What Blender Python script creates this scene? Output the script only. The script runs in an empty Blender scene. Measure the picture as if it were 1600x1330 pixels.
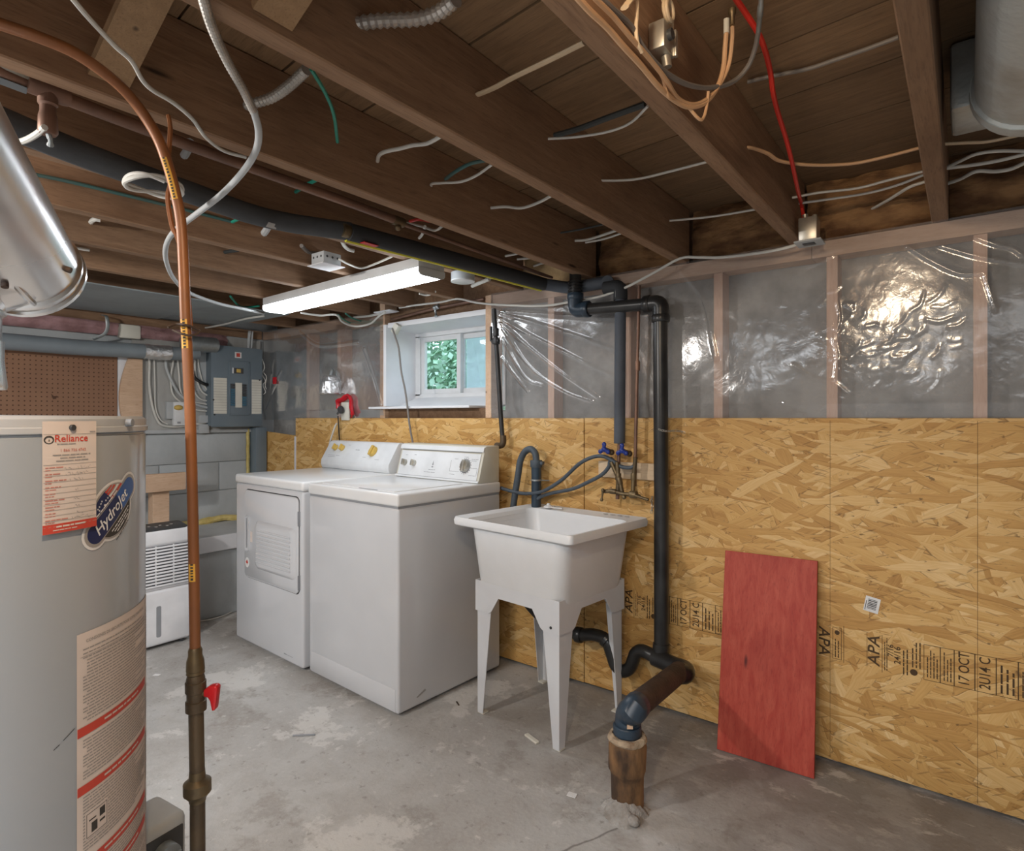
import bpy, bmesh, math, random
from mathutils import Vector, Matrix, noise
rnd = random.Random(11)
S = bpy.context.scene
COL = S.collection
PI = math.pi

# ------------------------------------------------------------------ camera
cam_d = bpy.data.cameras.new('camera'); cam = bpy.data.objects.new('camera', cam_d); COL.objects.link(cam)
cam.location = (0, 0, 1.23); cam.rotation_euler = (PI/2, 0, math.atan(710/925))
cam_d.sensor_width = 36; cam_d.lens = 36*925/1600; cam_d.shift_y = -0.0075
cam_d.clip_start = .02
S.camera = cam
# ------------------------------------------------------------------ colour management
S.view_settings.view_transform = 'Standard'; S.view_settings.look = 'None'
S.view_settings.gamma = 1; S.view_settings.use_curve_mapping = False
S.view_settings.exposure = 0.55
# ------------------------------------------------------------------ world
W = bpy.data.worlds.new('world'); S.world = W; W.use_nodes = True
wn = W.node_tree.nodes; wl = W.node_tree.links
bg = wn['Background']; bg.inputs['Color'].default_value = (.72, .86, 1, 1); bg.inputs['Strength'].default_value = 2.3
# ------------------------------------------------------------------ strip glow, bulb and added fill lights
def lamp(name, kind, loc, power, col, **kw):
    d = bpy.data.lights.new(name, kind); o = bpy.data.objects.new(name, d); COL.objects.link(o)
    o.location = loc; d.energy = power; d.color = col
    for k, v in kw.items(): setattr(d, k, v)
    return o
LAMP_GLOW = 10.0                                             # strip light in view (its diffuser emits)
lamp('bulb_light', 'POINT', (-.30, .10, 1.93), 20, (1, .79, .55), shadow_soft_size=.035)
o = lamp('added_fill_rear', 'AREA', (-.95, -1.25, 1.83), 54, (.88, .94, 1), shape='RECTANGLE', size=1.25, size_y=.14)  # added neutral fill behind the camera, brightens tank and appliance fronts
o = lamp('added_fill_right', 'AREA', (.55, -.95, 1.83), 20, (.92, .96, 1), shape='RECTANGLE', size=1.25, size_y=.14)  # added fill from the right, there to lift the washer side
lamp('added_fill_left', 'POINT', (-2.0, -.55, 1.80), 54, (1, .955, .90), shadow_soft_size=.05)  # added point fill out of view, lifts the left joist bays

# ================================================================== mesh helpers
def add(bm, b2):
    me = bpy.data.meshes.new('t'); b2.to_mesh(me); b2.free(); bm.from_mesh(me); bpy.data.meshes.remove(me)
def box(bm, lo, hi, bev=0, M=None, seg=2):
    b = bmesh.new()
    c = [(lo[i]+hi[i])/2 for i in range(3)]; s = [abs(hi[i]-lo[i]) for i in range(3)]
    bmesh.ops.create_cube(b, size=1, matrix=Matrix.Translation(c) @ Matrix.Diagonal((*s, 1)))
    if bev: bmesh.ops.bevel(b, geom=b.edges[:], offset=bev, segments=seg, profile=.5, affect='EDGES')
    if M is not None: b.transform(M)
    add(bm, b)
def smooth_pts(pts, n=6):
    P = [Vector(p) for p in pts]
    if len(P) < 3 or n < 2: return P
    out = []
    for i in range(len(P)-1):
        p0 = P[i-1] if i else P[0]*2-P[1]
        p1, p2 = P[i], P[i+1]
        p3 = P[i+2] if i+2 < len(P) else P[-1]*2-P[-2]
        for k in range(n):
            t = k/n
            out.append(.5*((2*p1)+(-p0+p2)*t+(2*p0-5*p1+4*p2-p3)*t*t+(-p0+3*p1-3*p2+p3)*t**3))
    out.append(P[-1])
    return out
def resample(P, step):
    out = [P[0].copy()]; acc = 0
    for a, b in zip(P, P[1:]):
        L = (b-a).length; d = step-acc
        while d <= L:
            out.append(a.lerp(b, d/L)); d += step
        acc = (acc+L) % step if L else acc
    return out
def tube(bm, pts, r, seg=8, n=6, rib=None, flat=1.0):
    P = smooth_pts(pts, n)
    if rib: P = resample(P, rib)
    if len(P) < 2: return
    T = []
    for i in range(len(P)):
        a = P[max(i-1, 0)]; b = P[min(i+1, len(P)-1)]
        t = (b-a); T.append(t.normalized() if t.length > 1e-9 else Vector((0, 0, 1)))
    N = T[0].orthogonal().normalized(); rings = []
    if abs(T[0].z) < .95: N = Vector((0, 0, 1)).cross(T[0]).normalized()
    for i, p in enumerate(P):
        N = (N - T[i]*N.dot(T[i])).normalized(); B = T[i].cross(N)
        rr = r[min(int(i*len(r)/len(P)), len(r)-1)] if isinstance(r, (list, tuple)) else r
        if rib: rr *= (1.0 if i % 2 else .74)
        rings.append([bm.verts.new(p + N*math.cos(2*PI*k/seg)*rr + B*math.sin(2*PI*k/seg)*rr*flat) for k in range(seg)])
    for a, b in zip(rings, rings[1:]):
        for k in range(seg):
            bm.faces.new((a[k], a[(k+1) % seg], b[(k+1) % seg], b[k]))
    bm.faces.new(rings[0][::-1]); bm.faces.new(rings[-1])
def lathe(bm, prof, seg=24, M=None):
    M = M or Matrix(); rings = []
    for r, z in prof:
        rings.append([bm.verts.new(M @ Vector((r*math.cos(2*PI*k/seg), r*math.sin(2*PI*k/seg), z))) for k in range(seg)])
    for a, b in zip(rings, rings[1:]):
        for k in range(seg):
            bm.faces.new((a[k], a[(k+1) % seg], b[(k+1) % seg], b[k]))
    bm.faces.new(rings[0][::-1]); bm.faces.new(rings[-1])
def axis(p, d):                                            # matrix taking +Z to direction d at p
    return Matrix.Translation(p) @ Vector(d).to_track_quat('Z', 'Y').to_matrix().to_4x4()
def rod(bm, a, b, r, seg=14, prof=None):
    a, b = Vector(a), Vector(b); L = (b-a).length
    lathe(bm, prof or [(r, 0), (r, L)], seg, axis(a, b-a))
def prism(bm, pts, h0, h1, M=None, bev=0):                  # polygon in local XY, extruded along local Z
    b = bmesh.new()
    lo = [b.verts.new((x, y, h0)) for x, y in pts]; hi = [b.verts.new((x, y, h1)) for x, y in pts]
    n = len(pts)
    b.faces.new(lo[::-1]); b.faces.new(hi)
    for k in range(n): b.faces.new((lo[k], lo[(k+1) % n], hi[(k+1) % n], hi[k]))
    bmesh.ops.recalc_face_normals(b, faces=b.faces[:])
    if bev: bmesh.ops.bevel(b, geom=b.edges[:], offset=bev, segments=2, profile=.5, affect='EDGES')
    if M is not None: b.transform(M)
    add(bm, b)
def rr_pts(w, d, r, n=5, cx=0, cy=0):
    out = []
    for sx, sy, a0 in ((1, 1, 0), (-1, 1, 90), (-1, -1, 180), (1, -1, 270)):
        for k in range(n+1):
            a = math.radians(a0+90*k/n)
            out.append((cx+sx*(w/2-r)+r*math.cos(a), cy+sy*(d/2-r)+r*math.sin(a)))
    return out
def loft(bm, loops, cap0=True, cap1=True):
    R = [[bm.verts.new(p) for p in L] for L in loops]
    for a, b in zip(R, R[1:]):
        n = len(a)
        for k in range(n): bm.faces.new((a[k], a[(k+1) % n], b[(k+1) % n], b[k]))
    if cap0: bm.faces.new(R[0][::-1])
    if cap1: bm.faces.new(R[-1])
def ball(bm, c, r, sub=2, sc=(1, 1, 1)):
    bmesh.ops.create_icosphere(bm, subdivisions=sub, radius=r, matrix=Matrix.Translation(c) @ Matrix.Diagonal((*sc, 1)))
def quad(bm, x0, y0, x1, y1, z=0):
    bm.faces.new([bm.verts.new(p) for p in ((x0, y0, z), (x1, y0, z), (x1, y1, z), (x0, y1, z))])
def poly(bm, pts, z=0):
    bm.faces.new([bm.verts.new((x, y, z)) for x, y in pts])
_tc = {}
def text(bm, s, size, M, shear=0, sx=1.0, extrude=0):
    key = (s, round(shear, 3))
    if key not in _tc:
        c = bpy.data.curves.new('t', 'FONT'); c.body = s; c.size = 1; c.shear = shear; c.align_x = 'CENTER'; c.align_y = 'CENTER'
        c.resolution_u = 3; c.offset = .012
        ob = bpy.data.objects.new('t', c); COL.objects.link(ob)
        me = bpy.data.meshes.new_from_object(ob.evaluated_get(bpy.context.evaluated_depsgraph_get()))
        bpy.data.objects.remove(ob); bpy.data.curves.remove(c)
        _tc[key] = me
    b = bmesh.new(); b.from_mesh(_tc[key])
    b.transform(M @ Matrix.Diagonal((size*sx, size, size, 1)))
    add(bm, b)
def microtext(bm, x0, x1, y, h, r, z=0, gap=.35):           # print too small to read: word-length dashes
    x = x0
    while x < x1-h:
        w = min(h*r.uniform(1.2, 4.5), x1-x); quad(bm, x, y-h*.32, x+w, y+h*.32, z); x += w+h*gap*r.uniform(.8, 1.6)

# ------------------------------------------------------------------ object helpers
def link(name, bm, m, parent=None, world=True, smooth=40, kind=None, label=None):
    me = bpy.data.meshes.new(name)
    bmesh.ops.recalc_face_normals(bm, faces=bm.faces[:]) if smooth is not None else None
    bm.to_mesh(me); bm.free()
    for x in (m if isinstance(m, (list, tuple)) else [m]): me.materials.append(x)
    if smooth:
        me.shade_smooth(); me.set_sharp_from_angle(angle=math.radians(smooth))
    o = bpy.data.objects.new(name, me); COL.objects.link(o)
    if parent is not None:
        o.parent = parent
        if world:
            top = parent; Mx = Matrix()
            while top is not None:
                Mx = top.matrix_basis @ Mx if top.parent is None else (top.matrix_parent_inverse @ top.matrix_basis @ Mx)
                top = top.parent
            o.matrix_parent_inverse = Mx.inverted()
    if kind is None and parent is not None and any(q in name for q in ('print', 'lines', 'marks', 'handwriting', 'stamp', 'slots', 'barcode', 'lettering', 'knockout', 'screw', 'door_rib', 'pencil')): kind = 'stuff'
    if kind: o['kind'] = kind
    if label: o['label'] = label
    return o
def tag(o, label, cat, group=None):
    o['label'] = label; o['category'] = cat
    if group: o['group'] = group
    return o
def thing(name, label, cat, loc=(0, 0, 0), rot=(0, 0, 0), group=None):
    o = bpy.data.objects.new(name, None); COL.objects.link(o)
    o.location = loc; o.rotation_euler = rot; o.empty_display_size = .05
    return tag(o, label, cat, group)
def mesh_thing(name, label, cat, bm, m, group=None, smooth=40):
    return tag(link(name, bm, m, None, True, smooth), label, cat, group)
def B(): return bmesh.new()

# ================================================================== materials
def nd(nt, typ, ins=None, **at):
    n = nt.nodes.new(typ)
    for k, v in at.items(): setattr(n, k, v)
    for k, v in (ins or {}).items():
        s = n.inputs[k]
        if hasattr(v, 'is_output') or isinstance(v, bpy.types.NodeSocket): nt.links.new(v, s)
        else: s.default_value = v
    return n
def mth(nt, op, a, b=0.0, c=None):
    ins = {0: a, 1: b}
    if c is not None: ins[2] = c
    return nd(nt, 'ShaderNodeMath', ins, operation=op).outputs[0]
def mixc(nt, f, a, b, blend='MIX'):
    n = nt.nodes.new('ShaderNodeMix'); n.data_type = 'RGBA'; n.blend_type = blend
    for k, v in ((0, f), (6, a), (7, b)):
        if isinstance(v, bpy.types.NodeSocket): nt.links.new(v, n.inputs[k])
        else: n.inputs[k].default_value = v if k == 0 else (*v[:3], 1)
    return n.outputs[2]
def ramp(nt, f, stops):
    n = nt.nodes.new('ShaderNodeValToRGB'); e = n.color_ramp.elements
    while len(e) < len(stops): e.new(.5)
    for i, (p, c) in enumerate(stops):
        e[i].position = p; e[i].color = (*c, 1) if len(c) == 3 else c
    nt.links.new(f, n.inputs[0]); return n.outputs[0]
def step(nt, f, a, b):
    n = nd(nt, 'ShaderNodeMapRange', {0: f, 1: a, 2: b, 3: 0.0, 4: 1.0}); n.clamp = True; return n.outputs[0]
def start(name):
    m = bpy.data.materials.new(name); m.use_nodes = True; nt = m.node_tree
    return m, nt, nt.nodes['Principled BSDF']
def coords(nt, scale=(1, 1, 1), rot=(0, 0, 0), obj=True):
    tc = nt.nodes.new('ShaderNodeTexCoord')
    mp = nd(nt, 'ShaderNodeMapping', {'Vector': tc.outputs['Object'], 'Scale': scale, 'Rotation': rot})
    return mp.outputs[0]
def nz(nt, v, sc, det=4, ro=.55, dist=0):
    return nd(nt, 'ShaderNodeTexNoise', {'Vector': v, 'Scale': sc, 'Detail': det, 'Roughness': ro, 'Distortion': dist}).outputs[0]
def bumpn(nt, p, h, st, dist=.01):
    b = nd(nt, 'ShaderNodeBump', {'Height': h, 'Strength': st, 'Distance': dist}); nt.links.new(b.outputs[0], p.inputs['Normal'])
def mk(name, col, rough=.5, metal=0, col2=None, vs=6, bump=0, bs=60, stretch=(1, 1, 1), lo=.35, hi=.65, coat=0, det=4, rvar=0):
    m, nt, p = start(name)
    p.inputs['Roughness'].default_value = rough; p.inputs['Metallic'].default_value = metal
    p.inputs['Coat Weight'].default_value = coat
    v = coords(nt, stretch)
    if col2 is None: col2 = tuple(c*.86 for c in col)
    f = step(nt, nz(nt, v, vs, det), lo, hi)
    nt.links.new(mixc(nt, f, col, col2), p.inputs['Base Color'])
    if rvar:
        nt.links.new(mth(nt, 'ADD', rough, mth(nt, 'MULTIPLY', f, rvar)), p.inputs['Roughness'])
    if bump: bumpn(nt, p, nz(nt, v, bs, 3), bump)
    return m
def wood(name, ca, cb, dark, stretch, rough=.75, vary=.25, bump=.25):
    m, nt, p = start(name); p.inputs['Roughness'].default_value = rough
    tc = nt.nodes.new('ShaderNodeTexCoord'); oi = nt.nodes.new('ShaderNodeObjectInfo')
    off = nd(nt, 'ShaderNodeVectorMath', {0: tc.outputs['Object'], 1: nd(nt, 'ShaderNodeCombineXYZ', {0: mth(nt, 'MULTIPLY', oi.outputs['Random'], 37.), 1: mth(nt, 'MULTIPLY', oi.outputs['Random'], 91.), 2: mth(nt, 'MULTIPLY', oi.outputs['Random'], 13.)}).outputs[0]}, operation='ADD').outputs[0]
    v = nd(nt, 'ShaderNodeMapping', {'Vector': off, 'Scale': stretch}).outputs[0]
    g1 = nz(nt, v, 9, 5, .6, .6); g2 = nz(nt, v, 45, 3, .6)
    big = nz(nt, off, 2.2, 3)
    c = mixc(nt, step(nt, g1, .35, .68), ca, cb)
    c = mixc(nt, mth(nt, 'MULTIPLY', step(nt, g2, .52, .72), .45), c, dark)
    c = mixc(nt, mth(nt, 'MULTIPLY', step(nt, big, .5, .75), .55), c, dark)
    kn = nd(nt, 'ShaderNodeTexVoronoi', {'Vector': nd(nt, 'ShaderNodeMapping', {'Vector': off, 'Scale': tuple(.4+.6*s for s in stretch)}).outputs[0], 'Scale': 2.3}).outputs['Distance']
    c = mixc(nt, mth(nt, 'SUBTRACT', 1.0, step(nt, kn, .03, .07)), c, tuple(x*.45 for x in dark))
    hs = nd(nt, 'ShaderNodeHueSaturation', {'Color': c, 'Value': mth(nt, 'ADD', 1-vary/2, mth(nt, 'MULTIPLY', oi.outputs['Random'], vary))})
    nt.links.new(hs.outputs[0], p.inputs['Base Color'])
    bumpn(nt, p, g1, bump, .004)
    return m

def osb_mat():
    m, nt, p = start('oriented_strand_board'); p.inputs['Roughness'].default_value = .62
    tc = nt.nodes.new('ShaderNodeTexCoord')
    sp = nd(nt, 'ShaderNodeSeparateXYZ', {0: tc.outputs['Object']})
    P = nd(nt, 'ShaderNodeCombineXYZ', {0: sp.outputs[0], 1: sp.outputs[2], 2: 0.0}).outputs[0]
    wob = nd(nt, 'ShaderNodeTexNoise', {'Vector': P, 'Scale': 9., 'Detail': 2.})
    P = nd(nt, 'ShaderNodeVectorMath', {0: P, 1: nd(nt, 'ShaderNodeVectorMath', {0: wob.outputs['Color'], 'Scale': .022}, operation='SCALE').outputs[0]}, operation='ADD').outputs[0]
    best = tone = edge = grain = None
    for i, (ang, ln, wd) in enumerate(((4, .23, .027), (-24, .18, .034), (31, .19, .026), (-9, .16, .016), (62, .15, .036), (-66, .14, .029))):
        r = nd(nt, 'ShaderNodeVectorRotate', {'Vector': P, 'Angle': math.radians(-ang)}, rotation_type='Z_AXIS').outputs[0]
        v = nd(nt, 'ShaderNodeMapping', {'Vector': r, 'Location': (i*3.7, i*1.9, 0), 'Scale': (1/ln, 1/wd, 1)}).outputs[0]
        vo = nd(nt, 'ShaderNodeTexVoronoi', {'Vector': v, 'Scale': 1.0, 'Randomness': 1.0}, voronoi_dimensions='2D')
        ve = nd(nt, 'ShaderNodeTexVoronoi', {'Vector': v, 'Scale': 1.0, 'Randomness': 1.0}, voronoi_dimensions='2D', feature='DISTANCE_TO_EDGE').outputs['Distance']
        cs = nd(nt, 'ShaderNodeSeparateColor', {0: vo.outputs['Color']})
        pr = mth(nt, 'SUBTRACT', cs.outputs[0], (0, .03, .03, 0, .15, .15)[i])
        gr = nd(nt, 'ShaderNodeTexNoise', {'Vector': v, 'Scale': 2.2, 'Detail': 4., 'Roughness': .7}).outputs[0]
        gr = nd(nt, 'ShaderNodeTexNoise', {'Vector': nd(nt, 'ShaderNodeMapping', {'Vector': r, 'Scale': (14, 220, 1)}).outputs[0], 'Scale': 1., 'Detail': 2.}).outputs[0]
        if best is None: best, tone, edge, grain = pr, cs.outputs[1], ve, gr
        else:
            gt = mth(nt, 'GREATER_THAN', pr, best)
            def sel(a, b): return nd(nt, 'ShaderNodeMix', {0: gt, 2: a, 3: b}).outputs[0]
            tone = sel(tone, cs.outputs[1]); edge = sel(edge, ve); grain = sel(grain, gr); best = mth(nt, 'MAXIMUM', best, pr)
    big = nz(nt, P, 2.5, 3)
    t = mth(nt, 'ADD', mth(nt, 'ADD', .04, mth(nt, 'MULTIPLY', tone, .54)), mth(nt, 'MULTIPLY', mth(nt, 'ADD', grain, mth(nt, 'MULTIPLY', big, .4)), .44))
    c = ramp(nt, t, [(.12, (.22, .10, .024)), (.26, (.41, .21, .056)), (.46, (.53, .295, .088)), (.68, (.63, .38, .13)), (.86, (.71, .47, .20)), (1, (.79, .57, .29))])
    crack = mth(nt, 'MULTIPLY', mth(nt, 'SUBTRACT', 1.0, step(nt, edge, .0, .05)), step(nt, nz(nt, P, 34, 2), .5, .62))
    c = mixc(nt, mth(nt, 'MULTIPLY', crack, .8), c, (.13, .06, .018))
    for ang in (-18, 24):                                    # thin dark slivers between strands
        r = nd(nt, 'ShaderNodeVectorRotate', {'Vector': P, 'Angle': math.radians(-ang)}, rotation_type='Z_AXIS').outputs[0]
        sv = nd(nt, 'ShaderNodeTexVoronoi', {'Vector': nd(nt, 'ShaderNodeMapping', {'Vector': r, 'Location': (ang, ang*.3, 0), 'Scale': (17, 150, 1)}).outputs[0], 'Scale': 1.0}, voronoi_dimensions='2D')
        on = mth(nt, 'MULTIPLY', mth(nt, 'GREATER_THAN', nd(nt, 'ShaderNodeSeparateColor', {0: sv.outputs['Color']}).outputs[0], .955), mth(nt, 'LESS_THAN', sv.outputs['Distance'], .36))
        c = mixc(nt, mth(nt, 'MULTIPLY', on, .42), c, (.17, .075, .02))
    spk = step(nt, nz(nt, nd(nt, 'ShaderNodeMapping', {'Vector': P, 'Scale': (.45, 1, 1)}).outputs[0], 75, 2), .69, .74)
    c = mixc(nt, mth(nt, 'MULTIPLY', spk, .75), c, (.12, .06, .02))
    nt.links.new(c, p.inputs['Base Color'])
    bumpn(nt, p, mth(nt, 'ADD', mth(nt, 'MULTIPLY', best, .8), mth(nt, 'MULTIPLY', step(nt, edge, 0., .12), .5)), .35, .003)
    return m

def floor_mat():
    m, nt, p = start('worn_concrete_floor')
    v = coords(nt)
    big = nz(nt, v, 1.6, 5, .6, .4); mid = nz(nt, v, 5.5, 6, .65, .3); fine = nz(nt, v, 70, 3, .6); patch = nz(nt, v, 3.1, 8, .68, .15)
    c = mixc(nt, step(nt, big, .36, .64), (.36, .345, .328), (.475, .47, .458))
    c = mixc(nt, mth(nt, 'MULTIPLY', step(nt, mid, .45, .7), .55), c, (.30, .275, .25))
    c = mixc(nt, mth(nt, 'MULTIPLY', step(nt, patch, .55, .585), .62), c, (.62, .605, .58))
    patch2 = nz(nt, nd(nt, 'ShaderNodeMapping', {'Vector': v, 'Location': (4, 7, 0)}).outputs[0], 2.7, 8, .66)
    c = mixc(nt, mth(nt, 'MULTIPLY', step(nt, patch2, .56, .61), .55), c, (.25, .225, .2))
    spk = step(nt, nz(nt, v, 28, 5, .65), .60, .67)
    c = mixc(nt, mth(nt, 'MULTIPLY', spk, .55), c, (.2, .18, .16))
    wsp = step(nt, nz(nt, v, 17, 6, .7), .63, .68)
    c = mixc(nt, mth(nt, 'MULTIPLY', wsp, .55), c, (.64, .62, .59))
    c = mixc(nt, mth(nt, 'MULTIPLY', step(nt, fine, .45, .7), .25), c, (.52, .5, .48))
    # concrete turns darker brown towards the board wall and drain
    sp = nd(nt, 'ShaderNodeSeparateXYZ', {0: v})
    wall = mth(nt, 'ADD', step(nt, sp.outputs[1], 1.45, 2.25), mth(nt, 'MULTIPLY', mth(nt, 'SUBTRACT', mid, .5), 1.1))
    east = step(nt, sp.outputs[0], -1.75, -1.0)
    c = mixc(nt, mth(nt, 'MULTIPLY', mth(nt, 'MULTIPLY', step(nt, wall, .15, .8), east), .62), c, (.17, .14, .112))
    flk = mth(nt, 'MULTIPLY', mth(nt, 'MULTIPLY', step(nt, nz(nt, nd(nt, 'ShaderNodeMapping', {'Vector': v, 'Scale': (.6, 1.2, 1)}).outputs[0], 11, 7, .72), .56, .62), step(nt, sp.outputs[1], 1.95, 2.15)), step(nt, sp.outputs[0], -1.9, -.6))
    c = mixc(nt, mth(nt, 'MULTIPLY', flk, .6), c, (.60, .55, .50))
    # hairline crack running away from the drain stub
    wv = mth(nt, 'MULTIPLY', mth(nt, 'SUBTRACT', nz(nt, v, 14, 4), .5), .06)
    line = mth(nt, 'ABSOLUTE', mth(nt, 'ADD', mth(nt, 'SUBTRACT', sp.outputs[1], mth(nt, 'ADD', mth(nt, 'MULTIPLY', sp.outputs[0], 2.2), 3.42)), wv))
    ck = mth(nt, 'MULTIPLY', mth(nt, 'SUBTRACT', 1., step(nt, line, .003, .012)), mth(nt, 'LESS_THAN', sp.outputs[1], 1.6))
    c = mixc(nt, mth(nt, 'MULTIPLY', ck, .7), c, (.1, .09, .08))
    nt.links.new(c, p.inputs['Base Color'])
    nt.links.new(mth(nt, 'ADD', .5, mth(nt, 'MULTIPLY', mid, .45)), p.inputs['Roughness'])
    bumpn(nt, p, mth(nt, 'ADD', mth(nt, 'ADD', mth(nt, 'MULTIPLY', fine, .35), mid), mth(nt, 'MULTIPLY', patch, .8)), .35, .012)
    return m

def film_mat():
    m, nt, p = start('clear_poly_film')
    nt.nodes.remove(p); out = nt.nodes['Material Output']
    tr = nd(nt, 'ShaderNodeBsdfTransparent', {0: (.93, .93, .93, 1)})
    gl = nd(nt, 'ShaderNodeBsdfGlossy', {0: (.95, .95, .95, 1), 'Roughness': .13})
    df = nd(nt, 'ShaderNodeBsdfDiffuse', {0: (.62, .63, .65, 1)})
    v = coords(nt)
    b = nd(nt, 'ShaderNodeBump', {'Height': nz(nt, v, 22, 4, .6, .8), 'Strength': .06, 'Distance': .012})
    nt.links.new(b.outputs[0], gl.inputs['Normal'])
    lw = nd(nt, 'ShaderNodeFresnel', {'IOR': 1.5})
    a = nd(nt, 'ShaderNodeMixShader', {0: .15, 1: tr.outputs[0], 2: df.outputs[0]})
    f = mth(nt, 'MINIMUM', mth(nt, 'ADD', mth(nt, 'MULTIPLY', lw.outputs[0], .62), .026), .5)
    mx = nd(nt, 'ShaderNodeMixShader', {0: f, 1: a.outputs[0], 2: gl.outputs[0]})
    nt.links.new(mx.outputs[0], out.inputs[0]); return m
def glass_mat():
    m, nt, p = start('window_glass')
    nt.nodes.remove(p); out = nt.nodes['Material Output']
    tr = nd(nt, 'ShaderNodeBsdfTransparent', {0: (.93, .97, .97, 1)})
    gl = nd(nt, 'ShaderNodeBsdfGlossy', {0: (1, 1, 1, 1), 'Roughness': .02})
    lw = nd(nt, 'ShaderNodeFresnel', {'IOR': 1.5})
    ge = nd(nt, 'ShaderNodeNewGeometry')
    mx = nd(nt, 'ShaderNodeMixShader', {0: mth(nt, 'MULTIPLY', lw.outputs[0], mth(nt, 'SUBTRACT', 1., ge.outputs['Backfacing'])), 1: tr.outputs[0], 2: gl.outputs[0]})
    nt.links.new(mx.outputs[0], out.inputs[0]); return m
def screen_mat():
    m, nt, p = start('insect_screen')
    nt.nodes.remove(p); out = nt.nodes['Material Output']
    tr = nd(nt, 'ShaderNodeBsdfTransparent', {0: (.9, .93, .95, 1)}); df = nd(nt, 'ShaderNodeBsdfTranslucent', {0: (.75, .82, .88, 1)}); d2 = nd(nt, 'ShaderNodeBsdfDiffuse', {0: (.5, .55, .6, 1)})
    a = nd(nt, 'ShaderNodeMixShader', {0: .35, 1: df.outputs[0], 2: d2.outputs[0]}); mx = nd(nt, 'ShaderNodeMixShader', {0: .62, 1: tr.outputs[0], 2: a.outputs[0]})
    nt.links.new(mx.outputs[0], out.inputs[0]); return m
def glow_mat():
    m, nt, p = start('glowing_diffuser')
    p.inputs['Base Color'].default_value = (.9, .9, .9, 1)
    p.inputs['Emission Color'].default_value = (.88, .94, 1, 1); p.inputs['Emission Strength'].default_value = LAMP_GLOW
    return m

OSB = osb_mat(); FLOOR = floor_mat(); FILM = film_mat(); GLASS = glass_mat(); GLOW = glow_mat(); SCREEN = screen_mat()
JOIST = wood('old_joist_timber', (.215, .122, .068), (.295, .178, .104), (.095, .052, .03), (6, .5, 6), .8, .25)
BOARD = wood('old_floor_boards', (.20, .122, .064), (.27, .168, .09), (.085, .05, .026), (.5, 6, 6), .8, .3)
STUD = wood('pale_stud_timber', (.66, .43, .32), (.72, .50, .385), (.5, .31, .22), (7, 7, .6), .7, .12)
PLATE = wood('pale_plate_timber', (.60, .41, .30), (.67, .48, .36), (.42, .27, .19), (.6, 7, 7), .7, .15)
PINE = wood('knotty_pine', (.62, .42, .28), (.70, .50, .35), (.38, .22, .13), (6, .6, 6), .7, .15)
CONC = mk('grey_concrete', (.40, .395, .385), .9, 0, (.19, .187, .182), 5.5, .6, 26, lo=.34, hi=.66, det=9)
PAINT = mk('grey_painted_masonry', (.47, .50, .515), .75, 0, (.36, .385, .40), 2.6, .45, 18, lo=.4, hi=.72, det=7)
PLYG = mk('grey_backing_plywood', (.43, .43, .415), .8, 0, (.36, .355, .34), 5, .1, 80, (1, 3, .6))
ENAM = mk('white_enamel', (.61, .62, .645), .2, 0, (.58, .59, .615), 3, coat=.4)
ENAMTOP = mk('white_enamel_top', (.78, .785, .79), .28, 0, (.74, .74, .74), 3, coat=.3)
ALMOND = mk('almond_console_shell', (.62, .60, .52), .4, 0, (.57, .55, .47), 3)
PANELW = mk('white_control_panel', (.76, .78, .80), .3)
GREYINK = mk('grey_print', (.28, .29, .31), .6)
DARK = mk('dark_gap', (.02, .02, .022), .7)
TUB = mk('white_moulded_tub', (.73, .74, .76), .38, 0, (.68, .69, .70), 4, .05, 90)
LEGW = mk('white_painted_steel_legs', (.66, .68, .71), .35, 0, (.61, .62, .65), 5)
TANK = mk('light_grey_tank_enamel', (.385, .41, .435), .26, 0, (.365, .39, .415), 2, coat=.25)
TANKTOP = mk('pale_tank_lid', (.50, .51, .525), .28)
PALE = wood('pale_new_pine', (.70, .54, .36), (.76, .60, .42), (.55, .38, .22), (.6, 6, 6), .7, .1)
BRACE = wood('speckled_brace_timber', (.27, .165, .085), (.34, .215, .115), (.14, .08, .04), (6, 6, 6), .8, .15)
FLUE = mk('shiny_flue_metal', (.78, .79, .80), .2, 1, (.68, .69, .70), 3, .06, 12, (1, 1, 1), rvar=.12)
GALV = mk('galvanised_steel', (.46, .49, .50), .42, .85, (.33, .36, .37), 9, .15, 30, rvar=.2)
GALVD = mk('dirty_galvanised_duct', (.52, .56, .56), .5, .6, (.30, .27, .22), 5, .3, 30, lo=.5, hi=.75)
FOIL = mk('crinkled_foil', (.88, .89, .91), .3, .85, (.72, .73, .75), 20, 1.0, 38)
GDUCT = mk('grey_painted_duct', (.24, .28, .31), .5, .1, (.19, .22, .245), 4, .08, 60)
PANM = mk('grey_blue_sheet_metal', (.29, .33, .345), .6, .2, (.24, .27, .28), 4)
FOAM = mk('grey_foam_sleeve', (.075, .08, .088), .85, 0, (.055, .058, .063), 9, .1, 90)
FOAMD = mk('dark_foam_sleeve', (.03, .032, .036), .75)
FOAMB = mk('blue_grey_foam_sleeve', (.085, .10, .125), .7, 0, (.06, .07, .09), 7)
ABS = mk('black_drain_plastic', (.012, .012, .013), .32, 0, (.03, .03, .03), 8)
ABSB = mk('blue_black_fitting', (.03, .055, .085), .35, 0, (.02, .03, .045), 6)
RUST = mk('brown_rusty_iron', (.075, .045, .032), .7, 0, (.04, .027, .02), 14, .35, 70)
IRON = mk('dark_iron_pipe', (.05, .05, .052), .5, .5, (.035, .033, .033), 12)
BRIRON = mk('bronzed_iron_pipe', (.13, .092, .055), .5, .5, (.075, .055, .036), 14, .15, 80)
BRASS = mk('tarnished_brass', (.22, .16, .085), .45, .7, (.12, .09, .055), 14, .1, 50)
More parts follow.
